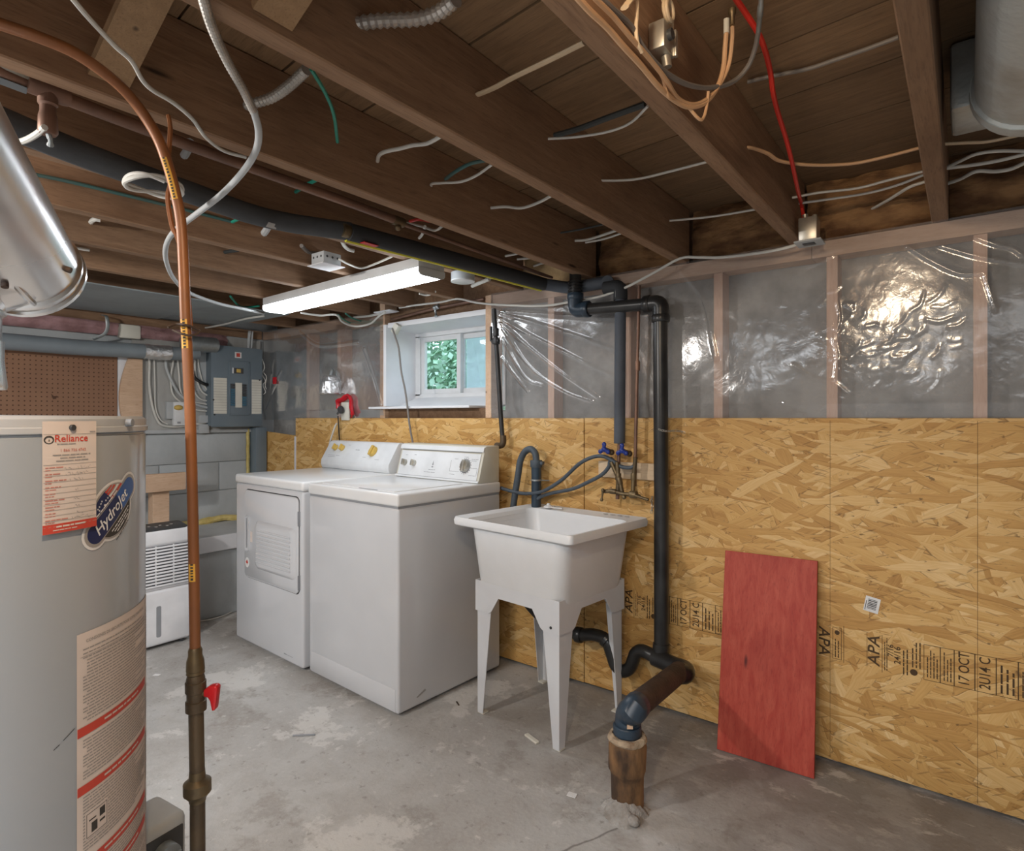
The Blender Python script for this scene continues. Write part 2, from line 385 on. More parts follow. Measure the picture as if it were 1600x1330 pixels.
COPJ = mk('orange_copper_tube', (.33, .115, .032), .45, .1, (.22, .085, .032), 5)
COPO = mk('old_copper_pipe', (.26, .15, .105), .5, .5, (.17, .10, .075), 9)
CLAY = mk('stained_clay_pipe', (.26, .135, .055), .8, 0, (.055, .03, .016), 9, .6, 30, (1, 1, .45), lo=.42, hi=.58, det=6)
MORT = mk('crumbling_mortar', (.46, .36, .25), .9, 0, (.24, .16, .10), 22, .8, 50)
CEM = mk('rough_cement', (.40, .385, .365), .9, 0, (.24, .215, .19), 20, .9, 45)
REDP = wood('red_stained_plywood', (.37, .034, .017), (.47, .078, .043), (.22, .012, .007), (5, 5, .5), .6, 0, .12)
REDC = mk('red_cable_jacket', (.62, .03, .02), .45)
REDV = mk('red_valve_plastic', (.62, .015, .02), .35)
BLUEV = mk('blue_valve_handle', (.015, .04, .28), .3)
WHC = mk('white_cable_jacket', (.66, .65, .61), .5)
BEIC = mk('beige_cable_jacket', (.64, .50, .34), .5)
ORC = mk('peach_cable_jacket', (.66, .40, .22), .5)
GRC = mk('grey_cable_jacket', (.20, .18, .165), .55)
DKC = mk('dark_cable_jacket', (.04, .045, .045), .6)
TEALC = mk('green_wire', (.015, .24, .17), .45)
DTEAL = mk('dusty_teal_jacket', (.045, .13, .125), .6, 0, (.07, .12, .11), 9)
HOSE = mk('slate_rubber_hose', (.075, .10, .125), .55, 0, (.055, .07, .09), 20)
CONDUIT = mk('flexible_steel_conduit', (.50, .47, .44), .45, .6, (.36, .34, .31), 20)
CREAM = mk('cream_plastic', (.72, .70, .62), .45)
WPLAS = mk('white_plastic', (.74, .75, .76), .4)
DEHU = mk('white_dehumidifier_plastic', (.80, .80, .82), .45)
CHAR = mk('charcoal_plastic', (.05, .052, .056), .4)
PAPER = mk('pinkish_paper', (.74, .64, .58), .7)
REDI = mk('red_print', (.62, .07, .045), .6)
REDL = mk('red_line_print', (.62, .25, .2), .6)
BLKI = mk('black_print', (.05, .045, .04), .7)
GINK = mk('soft_grey_print', (.36, .33, .31), .7)
STAMP = mk('brown_black_stamp_ink', (.075, .04, .015), .8)
WHI = mk('white_sticker', (.80, .80, .80), .4)
SILV = mk('silver_sticker', (.42, .41, .40), .4, .3)
BLUI = mk('blue_sticker', (.02, .10, .36), .35)
NAVY = mk('navy_sticker', (.012, .025, .10), .4)
GOLD = mk('yellow_plastic', (.62, .42, .10), .45)
YEL = mk('yellow_label', (.78, .42, .05), .5)
YELT = mk('yellow_tape', (.72, .66, .04), .5)
PEG = mk('brown_hardboard', (.27, .145, .085), .8, 0, (.24, .125, .075), 5)
PEGH = mk('peg_hole', (.10, .05, .028), .9)
WPAINT = mk('white_painted_timber', (.74, .745, .77), .5, 0, (.68, .69, .72), 5)
GREYW = mk('grey_white_paint', (.48, .50, .51), .6)
EPAN = mk('blue_grey_enclosure', (.17, .215, .25), .45, .1, (.15, .19, .225), 5)
BRK = mk('breaker_blue', (.05, .14, .21), .4)
KRAFT = mk('brown_insulation_batt', (.34, .19, .085), .95, 0, (.13, .062, .028), 7, 1.0, 18, (1, 1, 2.4), lo=.38, hi=.62)
TANINS = mk('tan_insulation_batt', (.55, .40, .22), .95, 0, (.36, .24, .12), 9, 1.0, 22)
PINK = mk('pink_insulation_batt', (.42, .25, .26), .95, 0, (.24, .13, .13), 8, 1.0, 22)
YFOAM = mk('yellow_foam_strip', (.66, .54, .22), .95, 0, (.5, .38, .12), 16, 1.0, 30)
REDT = mk('red_sheathing_tape', (.60, .012, .025), .25)
TIN = mk('bright_tin', (.62, .60, .54), .35, .8, (.45, .43, .38), 14)
LEAF = mk('tree_leaves', (.16, .34, .19), .6, 0, (.34, .50, .36), 9)
LEAF2 = mk('pale_tree_leaves', (.46, .64, .52), .6)
GRASS = mk('outside_ground', (.12, .2, .06), .9)
SHELL = mk('plain_basement_wall', (.50, .49, .47), .9)

# ================================================================== THE SETTING
YW = 2.362                                                   # face of the strand boards on the back wall
XL = -4.18                                                   # face of the left wall
JB, JT = 1.87, 2.095                                         # joist bottoms, underside of floor boards
b = B(); box(b, (-4.9, -3.6, -.2), (3.2, 3.0, 0)); floor = link('floor', b, FLOOR, kind='structure')
b = B(); box(b, (-4.9, -3.6, 2.15), (3.2, 2.75, 2.2)); ceiling = link('ceiling', b, DARK, kind='structure')
# back foundation wall with the window hole
b = B()
box(b, (-4.9, 2.47, 0), (-2.82, 2.74, 1.87)); box(b, (-1.94, 2.47, 0), (3.2, 2.74, 1.87))
box(b, (-2.82, 2.47, 0), (-1.94, 2.74, 1.27)); box(b, (-2.82, 2.47, 1.80), (-1.94, 2.74, 1.87))
box(b, (-4.9, 2.56, 1.87), (3.2, 2.74, 2.16))
wall_back = link('wall_back', b, CONC, kind='structure')
b = B(); box(b, (-4.5, -3.6, 0), (XL, 2.74, 2.16)); wall_left = link('wall_left', b, PAINT, kind='structure')
b = B(); box(b, (2.9, -3.6, 0), (3.2, 2.74, 2.16)); link('wall_right', b, SHELL, kind='structure')
b = B(); box(b, (-4.9, -3.6, 0), (3.2, -3.3, 2.16)); link('wall_front', b, SHELL, kind='structure')
b = B(); box(b, (-30, 2.74, .9), (30, 30, 1.15)); link('ground', b, GRASS, kind='structure')

# ---- floor boards above the joists, laid a little askew
ca, sa = math.cos(math.radians(-5.4)), math.sin(math.radians(-5.4))
Mz = Matrix.Translation((-.12, 1.446, 0)) @ Matrix.Rotation(math.radians(-5.4), 4, 'Z')
bm0 = B(); box(bm0, (-4.5, .003, JT), (3.0, .242, 2.122), M=None)
me0 = None
for k in range(-12, 6):
    if me0 is None:
        o = link('floor_board', bm0, BOARD, ceiling, smooth=None); me0 = o.data
    else:
        o = bpy.data.objects.new('floor_board', me0); COL.objects.link(o); o.parent = ceiling
    o.matrix_basis = Mz @ Matrix.Translation((rnd.uniform(-.05, .05), .245*k, rnd.uniform(0, .002)))
# ---- joists
JX = [-3.80, -3.40, -2.985, -2.58, -2.195, -1.79, -1.375, -.935, -.497, -.068, .36, .79, 1.22]
b = B(); box(b, (-.0225, -3.25, JB), (.0225, 2.40, JT), bev=.003, seg=1)
j0 = link('joist', b, JOIST, ceiling, smooth=None); j0.location = (JX[0], 0, 0)
for x in JX[1:]:
    o = bpy.data.objects.new('joist', j0.data); COL.objects.link(o); o.parent = ceiling; o.location = (x, 0, 0)
b = B(); box(b, (-4.18, 2.50, JB), (2.9, 2.55, JT)); link('rim_joist', b, JOIST, ceiling, smooth=None)
# bridging boards nailed between joists
def brace(xa, xb, y, z0, z1, w=.07, t=.02):
    b = B(); a = Vector((xa, y, z0)); c = Vector((xb, y, z1)); d = c-a
    Mb = Matrix.Translation(a) @ Matrix((d.normalized(), Vector((0, 1, 0)), d.normalized().cross(Vector((0, 1, 0))))).transposed().to_4x4()
    box(b, (0, -w/2, -t/2), (d.length, w/2, t/2), M=Mb); link('brace', b, BRACE, ceiling, smooth=None)
brace(-1.355, -.96, .445, 1.905, 2.085); brace(-.912, -.52, .535, 1.895, 2.08)

# ---- top plate and studs of the back wall
b = B(); box(b, (-1.99, 2.384, 1.812), (-.45, 2.468, 1.868)); link('top_plate', b, PLATE, wall_back, smooth=None)
b = B(); box(b, (-.448, 2.384, 1.812), (1.6, 2.468, 1.868)); link('top_plate', b, PLATE, wall_back, smooth=None)
b = B(); box(b, (XL, 2.384, 1.812), (-2.84, 2.468, 1.868)); link('top_plate', b, PLATE, wall_back, smooth=None)
b = B(); box(b, (-.0175, 2.388, 0), (.0175, 2.468, 1.811)); s0 = link('stud', b, STUD, wall_back, smooth=None)
SX = [.035, -.383, -.79, -1.19, -1.595, -3.245, -3.61, .44, .85]
s0.location = (SX[0], 0, 0)
for x in SX[1:]:
    o = bpy.data.objects.new('stud', s0.data); COL.objects.link(o); o.parent = wall_back; o.location = (x, 0, 0)
b = B(); box(b, (-1.995, 2.372, 1.23), (-1.957, 2.468, 1.868)); link('stud', b, PINE, wall_back, smooth=None)
b = B(); box(b, (-2.835, 2.372, 1.23), (-2.79, 2.468, 1.93)); link('stud', b, PINE, wall_back, smooth=None)
b = B(); box(b, (-3.26, 2.374, 1.23), (-3.225, 2.46, 1.80)); link('stud', b, STUD, wall_back, smooth=None)
# ---- strand board sheets (split at the seam right of the standpipe)
def sheet(x0, x1, z0, z1):
    b = B(); box(b, (x0, YW, z0), (x1, YW+.011, z1), bev=.0012, seg=1); return link('strand_board', b, OSB, wall_back, smooth=None)
osb_l = sheet(-3.72, -1.3965, .012, 1.228); osb_r = sheet(-1.3925, 1.60, .014, 1.229)
b = B()
prism(b, [(XL, 0.01), (-3.724, 0.01), (-3.724, 1.105), (XL, 1.135)], -YW-.014, -YW-.004, Matrix.Rotation(PI/2, 4, 'X'))
link('strand_board', b, OSB, wall_back, smooth=None)
b = B(); box(b, (-3.727, YW-.006, .3), (-3.712, YW, 1.10)); link('batten', b, WPAINT, wall_back, smooth=None)
# pencil lines over the studs
b = B()
for x in (-.385, .028): box(b, (x-.0005, YW-.0003, .02), (x+.0005, YW+.0005, 1.22))
link('pencil_line', b, STAMP, wall_back, smooth=None)

# ---- mill stamps on the strand boards, printed sideways
def stamp_text(bm, s, size, x, z, ang, sx=1., shear=0):
    Mt = Matrix.Translation((x, YW-.0008, z)) @ Matrix.Rotation(PI/2, 4, 'X') @ Matrix.Rotation(math.radians(ang), 4, 'Z')
    text(bm, s, size, Mt, shear, sx)
def flatbox(bm, x0, z0, x1, z1): box(bm, (x0, YW-.001, z0), (x1, YW+.0005, z1))
def cell(bm, x0, x1, z0, z1, w=.0012):
    for a in ((x0, z0, x1, z0+w), (x0, z1-w, x1, z1), (x0, z0, x0+w, z1), (x1-w, z0, x1, z1)): flatbox(bm, *a)
def tiny(bm, x0, x1, z0, z1, n, r):                          # sideways rows too small to read
    t = B(); h = (x1-x0)/n
    for k in range(n): microtext(t, z0, z1-(z1-z0)*r.uniform(0, .3), -(x0+h*(k+.5)), h*.55, r)
    t.transform(Matrix.Translation((0, YW-.0009, 0)) @ Matrix(((0, -1, 0, 0), (0, 0, 1, 0), (1, 0, 0, 0), (0, 0, 0, 1))))
    add(bm, t)
def stamp(x, z0, z1, parent, ang=90):
    r = random.Random(5); b = B(); H = z1-z0; zc = (z0+z1)/2
    stamp_text(b, 'APA', H*.42, x+.018, zc, ang, 1.12, .15)
    flatbox(b, x-.004, z0, x-.0028, z1); flatbox(b, x+.040, z0-.01, x+.0412, z1)
    stamp_text(b, '7/16', H*.20, x+.066, zc+.012, ang); stamp_text(b, '24/16', H*.22, x+.085, zc, ang)
    tiny(b, x+.045, x+.058, z0, z1, 2, r); tiny(b, x+.097, x+.117, z0, z1-.012, 2, r)
    lathe(b, [(.0105, 0), (.0105, .0006)], 20, axis((x+.13, YW-.0002, z0+.014), (0, -1, 0)))
    tiny(b, x+.122, x+.152, z0+.03, z1, 3, r)
    c0 = x+.157
    for w, rows, s in ((.044, 4, None), (.036, 3, None), (.052, 0, '17 OCT'), (.052, 0, '2U14 C'), (.052, 3, None), (.05, 4, None), (.05, 4, None)):
        cell(b, c0, c0+w, z0-.002, z1-.004)
        if s: stamp_text(b, s, H*.33, c0+w/2, zc, ang, .80)
        else: tiny(b, c0+.006, c0+w-.004, z0+.008, z1-.014, rows, r)
        c0 += w
    link('grade_stamp', b, STAMP, parent, smooth=None)
stamp(-.268, .374, .492, osb_r)
stamp(-1.185, .372, .488, osb_r)
r = random.Random(8); b = B()
stamp_text(b, 'APA', .05, -.405, .432, -90, 1.1, .15); cell(b, -.377, -.349, .376, .488); tiny(b, -.373, -.354, .382, .452, 2, r)
lathe(b, [(.008, 0), (.008, .0006)], 16, axis((-.363, YW-.0002, .470), (0, -1, 0)))
flatbox(b, -.343, .368, -.3416, .498)
link('grade_stamp', b, STAMP, osb_r, smooth=None)
# barcode sticker
bs = thing('barcode_sticker', 'small white barcode sticker stuck on the strand board right of the red board', 'sticker', (-.257, YW, .589))
Ms = Matrix.Rotation(PI/2, 4, 'X') @ Matrix.Rotation(math.radians(80), 4, 'Z')
b = B(); box(b, (-.026, -.022, .0003), (.026, .022, .0009), M=Ms); link('paper_patch', b, WHI, bs, False)
b = B(); x = -.016; r = random.Random(3)
while x < .017: w = r.choice((.0018, .0026, .0034)); box(b, (x, -.014, .0009), (x+w, .013, .0013), M=Ms); x += w+r.choice((.0022, .003))
box(b, (-.023, .0165, .0009), (.010, .0185, .0012), M=Ms)
link('barcode', b, BLKI, bs, False)

# ---- plastic film with pulled folds, over studs and plate
RIDGES = []
def ridge(pts, w, h):
    P = [(p[0], p[2]) for p in smooth_pts(pts, 5)]
    RIDGES.extend((a, c, w, h) for a, c in zip(P, P[1:]))
for pts in ([(-1.889, 2.37, 1.777), (-1.586, 2.37, 1.725), (-1.25, 2.37, 1.673)], [(-1.889, 2.37, 1.764), (-1.586, 2.37, 1.664), (-1.25, 2.37, 1.538)], [(-1.889, 2.37, 1.738), (-1.661, 2.37, 1.615), (-1.25, 2.37, 1.416)],
            [(-1.889, 2.37, 1.715), (-1.594, 2.37, 1.492), (-1.325, 2.37, 1.32)], [(-1.881, 2.37, 1.691), (-1.7, 2.37, 1.476), (-1.514, 2.37, 1.36), (-1.358, 2.37, 1.303)], [(-1.877, 2.37, 1.632), (-1.731, 2.37, 1.43), (-1.631, 2.37, 1.388)], [(-1.877, 2.37, 1.534), (-1.716, 2.37, 1.36)]):
    ridge(pts, .0065, .0050)
for pts in ([(-0.156, 2.37, 1.802), (-0.091, 2.37, 1.743), (-0.016, 2.37, 1.69), (0.04, 2.37, 1.683), (0.049, 2.37, 1.664), (0.072, 2.37, 1.565)], [(-0.066, 2.37, 1.788), (0.024, 2.37, 1.74), (0.139, 2.37, 1.694)], [(0.027, 2.37, 1.796), (0.071, 2.37, 1.768), (0.109, 2.37, 1.75), (0.136, 2.37, 1.722)]):
    ridge(pts, .005, .0045)
for pts in ([(-0.507, 2.37, 1.426), (-0.442, 2.37, 1.376), (-0.38, 2.37, 1.36), (-0.33, 2.37, 1.315)], [(-0.54, 2.37, 1.285), (-0.459, 2.37, 1.249)], [(-0.459, 2.37, 1.779), (-0.411, 2.37, 1.794), (-0.376, 2.37, 1.807)],
            [(-0.374, 2.37, 1.351), (-0.364, 2.37, 1.441), (-0.374, 2.37, 1.51), (-0.356, 2.37, 1.577), (-0.364, 2.37, 1.646)]):
    ridge(pts, .0045, .0028)
r = random.Random(31)                                        # many small creases between the studs
for k in range(46):
    x, z = r.gauss(-.24, .11), r.gauss(1.50, .085); a = r.uniform(-.5, .9); L = r.uniform(.02, .075)
    q = [(x, 0, z), (x+L*.5*math.cos(a), 0, z+L*.5*math.sin(a)+r.uniform(-.006, .006)), (x+L*math.cos(a+.3), 0, z+L*math.sin(a+.3))]
    ridge(q, r.uniform(.003, .0055), r.uniform(.0006, .0019))
for k in range(22):
    x, z = r.gauss(-.385, .035), r.gauss(1.48, .10); a = r.uniform(-1, 1); L = r.uniform(.015, .04)
    ridge([(x, 0, z), (x+L*math.cos(a), 0, z+L*math.sin(a))], .0035, r.uniform(.001, .0025))
for pts in ([(-2.977, 2.37, 1.661), (-2.885, 2.37, 1.478), (-2.813, 2.37, 1.319)], [(-3.909, 2.37, 1.566), (-4.123, 2.37, 1.292)], [(-3.67, 2.37, 1.822), (-3.446, 2.37, 1.716), (-3.039, 2.37, 1.706)], [(-0.948, 2.37, 1.849), (-0.841, 2.37, 1.703), (-0.79, 2.37, 1.467)]):
    ridge(pts, .008, .005)
def film_h(x, z):
    h = 0
    for (ax, az), (bx, bz), w, hh in RIDGES:
        if x < min(ax, bx)-.05 or x > max(ax, bx)+.05: continue
        dx, dz = bx-ax, bz-az; t = max(0, min(1, ((x-ax)*dx+(z-az)*dz)/(dx*dx+dz*dz)))
        d = math.hypot(x-ax-t*dx, z-az-t*dz); h = max(h, hh*math.exp(-(d/w)**2))
    n = noise.noise((x*4, z*4, 3))*.0055 + noise.noise((x*11, z*11, 7))*.0009 + noise.noise((x*30, z*30, 1))*.0003
    g = math.exp(-(((x+.24)/.16)**2+((z-1.5)/.12)**2))
    n += g*(.0025*abs(noise.noise((x*17, z*15, 5))))
    k = min(1, max(0, (z-1.23)/.05)); return max(0, (h+.009+n))*k
def film(x0, x1, nx):
    b = B(); nz_ = 120; rows = []
    for j in range(nz_+1):
        z = 1.215+(1.872-1.215)*j/nz_
        rows.append([b.verts.new((x0+(x1-x0)*i/nx, 2.3745-film_h(x0+(x1-x0)*i/nx, z), z)) for i in range(nx+1)])
    for a, c in zip(rows, rows[1:]):
        for i in range(nx): b.faces.new((a[i], a[i+1], c[i+1], c[i]))
    link('plastic_film', b, FILM, wall_back, smooth=180)
film(-1.955, 1.5, 760); film(-4.17, -2.80, 230)

# ---- insulation stuffed in the joist bays at the rim
def batt(x0, x1, y, z0, z1, m, seed, amp=.03, nm='insulation_batt', par=None, ax='x'):
    b = B(); n, k = 22, 12; rows = []
    for j in range(k+1):
        z = z0+(z1-z0)*j/k; row = []
        for i in range(n+1):
            u = x0+(x1-x0)*i/n
            e = amp*noise.noise((u*9+seed, z*14, seed))+amp*.6*noise.noise((u*25, z*40, seed))-amp*.9*math.sin(PI*j/k)*abs(math.sin(PI*i/n))**.4
            row.append(b.verts.new((u, y+e, z) if ax == 'x' else (y-e, u, z)))
        rows.append(row)
    for a, c in zip(rows, rows[1:]):
        for i in range(n): b.faces.new((a[i], a[i+1], c[i+1], c[i]))
    return link(nm, b, m, par or wall_back, smooth=80)
for i, (x0, x1) in enumerate(zip(JX[6:12], JX[7:13])):
    batt(x0+.024, x1-.024, 2.43, 1.868, JT, KRAFT, i*3.1)
batt(-1.765, -1.40, 2.40, 1.868, JT, TANINS, 9.3)
batt(.2, 2.1, XL+.03, 1.735, 1.815, PINK, 2.2, .03, 'insulation_batt', wall_left, 'y')
# sill plate along the top of the left wall
b = B(); box(b, (XL, -.5, 1.812), (XL+.02, 2.36, 1.872)); link('sill_plate', b, JOIST, wall_left, smooth=None)

# ---- block courses of the left wall below the backing board, and the ledge at its foot
r = random.Random(4)
for k, z in enumerate((.52, .72, .92)):
    y = .3 - .2*(k % 2)
    while y < 2.3:
        y1 = min(y+.39, 2.34)
        bb = B(); box(bb, (XL, y+.0022, z+.0022), (XL+.007+r.uniform(0, .004), y1-.0022, z+.1978), bev=.004); link('concrete_block', bb, PAINT, wall_left, smooth=50); y += .39
b = B(); box(b, (XL, -1.0, 0), (-3.67, 2.35, .485), bev=.012); link('footing_ledge', b, PAINT, wall_left)
b = B(); box(b, (XL, -1.0, .485), (-3.675, 2.34, .502)); link('ledge_board', b, GREYW, wall_left, smooth=None)
b = B(); box(b, (-3.669, -1.0, .41), (-3.648, 2.33, .503), bev=.003); link('ledge_board', b, WPAINT, wall_left, smooth=None)
b = B(); r = random.Random(9)
P = [(XL+.03+r.uniform(-.01, .015), .9+k*.07, .515+r.uniform(-.004, .012)) for k in range(20)]
tube(b, P, [.022+r.uniform(-.006, .008) for _ in range(20)], 8, 3); link('foam_strip', b, YFOAM, wall_left)
# painted conduit chase in the corner with torn foam edge
b = B(); box(b, (XL, 2.27, .5), (XL+.10, 2.355, 1.16), bev=.004); link('corner_post', b, EPAN, wall_left)
b = B(); tube(b, [(XL+.02, 2.255, .6+.05*k) if k % 2 else (XL+.024, 2.25, .6+.05*k) for k in range(12)], .012, 6, 2); link('foam_strip', b, YFOAM, wall_left)

# ---- backing plywood behind the electrical panel
b = B(); box(b, (XL, 1.50, 1.135), (XL+.016, 2.352, 1.80)); link('backing_board', b, PLYG, wall_left, smooth=None)
b = B(); box(b, (XL+.017, 1.50, 1.128), (XL+.03, 2.3, 1.150)); link('backing_board', b, GREYW, wall_left, smooth=None)
# ================================================================== window
win = link('window_1', (lambda b: (box(b, (-2.80, 2.60, 1.345), (-1.93, 2.66, 1.377)), box(b, (-2.80, 2.60, 1.735), (-1.93, 2.66, 1.775)), box(b, (-2.80, 2.60, 1.37), (-2.725, 2.66, 1.74)), box(b, (-2.02, 2.60, 1.37), (-1.93, 2.66, 1.74)), b)[-1])(B()), WPLAS, kind='structure')
def bars(x0, x1, z0, z1, y0, y1, w):
    b = B(); box(b, (x0, y0, z0), (x0+w, y1, z1)); box(b, (x1-w, y0, z0), (x1, y1, z1))
    box(b, (x0+w, y0, z0), (x1-w, y1, z0+w)); box(b, (x0+w, y0, z1-w), (x1-w, y1, z1)); return b
link('sash', bars(-2.726, -2.392, 1.378, 1.734, 2.612, 2.635, .030), WPLAS, win)
link('sash', bars(-2.42, -2.02, 1.378, 1.734, 2.638, 2.658, .030), WPLAS, win)
b = B(); box(b, (-2.697, 2.622, 1.407), (-2.421, 2.625, 1.705)); link('pane', b, GLASS, win)
b = B(); box(b, (-2.391, 2.647, 1.407), (-2.049, 2.650, 1.705)); link('pane', b, GLASS, win)
b = B(); box(b, (-2.391, 2.664, 1.407), (-2.049, 2.665, 1.705)); link('insect_screen', b, SCREEN, win)
b = B(); box(b, (-2.789, 2.36, 1.30), (-2.765, 2.62, 1.79)); link('reveal_board', b, WPAINT, win)
b = B(); box(b, (-1.955, 2.47, 1.30), (-1.935, 2.62, 1.79)); link('reveal_board', b, WPAINT, win)
b = B(); prism(b, [(2.375, 1.772), (2.375, 1.800), (2.62, 1.786), (2.62, 1.758)], -2.765, -1.955, Matrix(((0, 0, 1, 0), (1, 0, 0, 0), (0, 1, 0, 0), (0, 0, 0, 1)))); link('reveal_board', b, WPAINT, win)
b = B(); prism(b, [(2.46, 1.285), (2.46, 1.297), (2.615, 1.362), (2.615, 1.335)], -2.765, -1.955, Matrix(((0, 0, 1, 0), (1, 0, 0, 0), (0, 1, 0, 0), (0, 0, 0, 1)))); link('sloped_sill', b, WPAINT, win)
b = B(); box(b, (-2.875, 2.315, 1.283), (-2.06, 2.47, 1.296), bev=.002); link('window_sill', b, WPAINT, win)
b = B(); box(b, (-2.79, 2.40, 1.215), (-1.995, 2.465, 1.282)); link('sill_block', b, JOIST, wall_back, smooth=None)
b = B(); box(b, (-2.79, 2.41, 1.80), (-1.995, 2.468, 1.868)); link('lintel', b, JOIST, wall_back, smooth=None)
# tree outside
tr = thing('tree', 'green leafy tree seen outside through the basement window', 'tree', (-6.4, 8.2, 1.15))
b = B(); r = random.Random(2)
for c in ((-6.2, 8.0, 2.1, .9), (-7.1, 8.4, 2.0, .9), (-5.6, 8.2, 2.6, .8), (-6.6, 8.6, 3.0, 1.1), (-7.6, 8.8, 2.9, .9), (-8.0, 8.2, 1.7, .9), (-8.4, 8.6, 2.5, 1.0), (-9.2, 8.8, 1.9, 1.0), (-8.9, 9, 3.1, 1.1), (-5.2, 8.5, 1.8, .8), (-6.4, 8.3, 1.55, .6), (-7.3,8.1,1.5,.6)):
    for k in range(1100):
        u, w_, a = r.random(), r.random(), r.random()*6.28; rad = c[3]*(.55+.45*r.random()); zz = 2*w_-1; q = math.sqrt(1-zz*zz)
        p = Vector((c[0]+rad*q*math.cos(a), c[1]+rad*q*math.sin(a), c[2]+rad*zz)); t1 = Vector((r.uniform(-1, 1), r.uniform(-1, 1), r.uniform(-1, 1))).normalized(); t2 = t1.orthogonal()
        s = r.uniform(.035, .08)
        f = b.faces.new([b.verts.new(p+t1*s*i+t2*s*.55*j) for i, j in ((-1, 0), (0, -1), (1, 0), (0, 1))]); f.material_index = int(r.random() < .35)
link('foliage', b, [LEAF, LEAF2], tr, smooth=None, kind='stuff')
b = B(); tube(b, [(-6.4, 8.3, 1.1), (-6.45, 8.3, 1.8), (-6.35, 8.35, 2.8)], [.12, .12, .10, .08, .06], 10); link('trunk', b, RUST, tr)

# ================================================================== APPLIANCES
def RX(deg): return Matrix.Rotation(math.radians(deg), 4, 'X')
def knob(par, name, x, y, z, tilt, r, m, m2=None):
    Mk = Matrix.Translation((x, y, z)) @ RX(90+tilt)          # local Z points out of the panel
    b = B(); lathe(b, [(r, 0), (r, .004), (r*.86, .010), (r*.80, .016)], 24, Mk)
    box(b, (-r*.26, -r*.95, .012), (r*.26, r*.95, .026), bev=.002, M=Mk); k = link(name, b, m, par, False)
    if m2:
        b = B(); lathe(b, [(r*1.18, .0002), (r*1.18, .0012), (r*1.05, .0013)], 24, Mk); link('dial_ring', b, m2, k, False)
    return k
# ------------------------------------------------------------------ washing machine
w = thing('washing_machine', 'white top-loading washing machine with almond-sided console, beside the laundry tub', 'washing machine', (-2.163, 1.968, 0), (0, 0, math.radians(-2.6)))
hw, hd = .335, .317
b = B(); box(b, (-hw, -hd, .012), (hw, hd, .858), bev=.012, seg=3); link('cabinet', b, ENAM, w, False)
b = B(); box(b, (-hw+.004, -hd+.004, .855), (hw-.004, hd-.004, .866)); link('top_seam', b, GREYINK, w, False)
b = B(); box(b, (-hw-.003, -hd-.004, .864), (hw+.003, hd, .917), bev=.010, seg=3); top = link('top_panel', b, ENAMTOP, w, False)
b = B(); box(b, (-.27, -.285, .9165), (.27, .12, .9195), bev=.0012); link('lid', b, ENAMTOP, w, False)
b = B(); box(b, (.03, -.292, .9175), (.16, -.284, .9188)); link('lid_lip', b, GREYINK, w, False)
b = B(); box(b, (-hw+.022, -hd-.0016, .018), (hw-.018, -hd+.01, .112), bev=.002); link('toe_panel', b, ENAM, w, False)
for sx in (-1, 1):
    for sy in (-1, 1): b = B(); rod(b, (sx*.29, sy*.27, 0), (sx*.29, sy*.27, .02), .018, 12); link('levelling_foot', b, DARK, w, False)
# console: almond wedge, white face sunk between its rims
PY = Matrix(((0, 0, 1, 0), (1, 0, 0, 0), (0, 1, 0, 0), (0, 0, 0, 1)))
b = B(); prism(b, [(.168, .917), (.218, 1.088), (.226, 1.093), (hd, 1.093), (hd, .917)], -.285, .327, PY, bev=.003); con = link('console', b, ALMOND, w, False)
tl = math.degrees(math.atan2(.050, .171)); fy = lambda z: .168+(z-.917)*.050/.171
def face(z0, z1, x0, x1, off, th, bm): box(bm, (x0, -off-th, 0), (x1, -off, z1-z0), M=Matrix.Translation((0, fy(z0), z0)) @ RX(-tl))
b = B(); face(.930, 1.060, -.270, .312, .001, .002, b); link('control_panel', b, PANELW, w, False)
b = B(); face(1.063, 1.086, -.285, .327, .0005, .007, b); link('upper_rail', b, PANELW, w, False)
b = B(); face(.919, .928, -.285, .327, .0005, .005, b); link('lower_rail', b, PANELW, w, False)
b = B(); face(1.060, 1.0625, -.272, .314, .001, .002, b); face(.9275, .930, -.272, .314, .001, .001, b)
for x0, x1, z0, z1 in ((.118, .1195, .965, 1.02), (.118, .185, .965, .9665), (.262, .305, .985, .9865), (.3035, .305, .95, .9865)): face(z0, z1, x0, x1, .0031, .0004, b)
link('panel_print', b, GREYINK, w, False)
b = B(); r = random.Random(6); Mt = Matrix.Translation((0, fy(.93), .93)) @ RX(-tl) @ RX(90) @ Matrix.Translation((0, 0, .0034))
for x0, x1, y, h in ((-.035, .015, .036, .0045), (-.065, -.02, .022, .004), (-.015, .02, .022, .003), (-.235, -.215, .105, .003), (-.165, -.15, .108, .004), (.14, .165, .100, .003), (.205, .235, .112, .003), (.255, .30, .102, .003), (.255, .29, .094, .003), (.12, .16, .022, .003), (.255, .30, .022, .003)):
    t = B(); microtext(t, x0, x1, y, h, r); t.transform(Mt); add(b, t)
t = B(); poly(t, [(-.014, .062), (-.009, .058), (-.004, .062), (-.009, .085)]); poly(t, [(-.018, .05), (-.009, .047), (-.001, .05), (-.009, .056)]); t.transform(Mt); add(b, t)
link('panel_print', b, GREYINK, w, False)
for x in (-.228, -.155): knob(w, 'selector_knob', x, fy(.992)-.003, .992, -tl, .017, TIN)
knob(w, 'cycle_dial', .222, fy(.995)-.003, .995, -tl, .030, TIN, GREYINK)
b = B()
for k in range(18):
    a = k/18*2*PI; box(b, (-.0012, .037, .0002), (.0012, .041, .0008), M=Matrix.Translation((.222, fy(.995)-.003, .995)) @ RX(90-tl) @ Matrix.Rotation(a, 4, 'Z'))
link('dial_marks', b, BLKI, w, False)
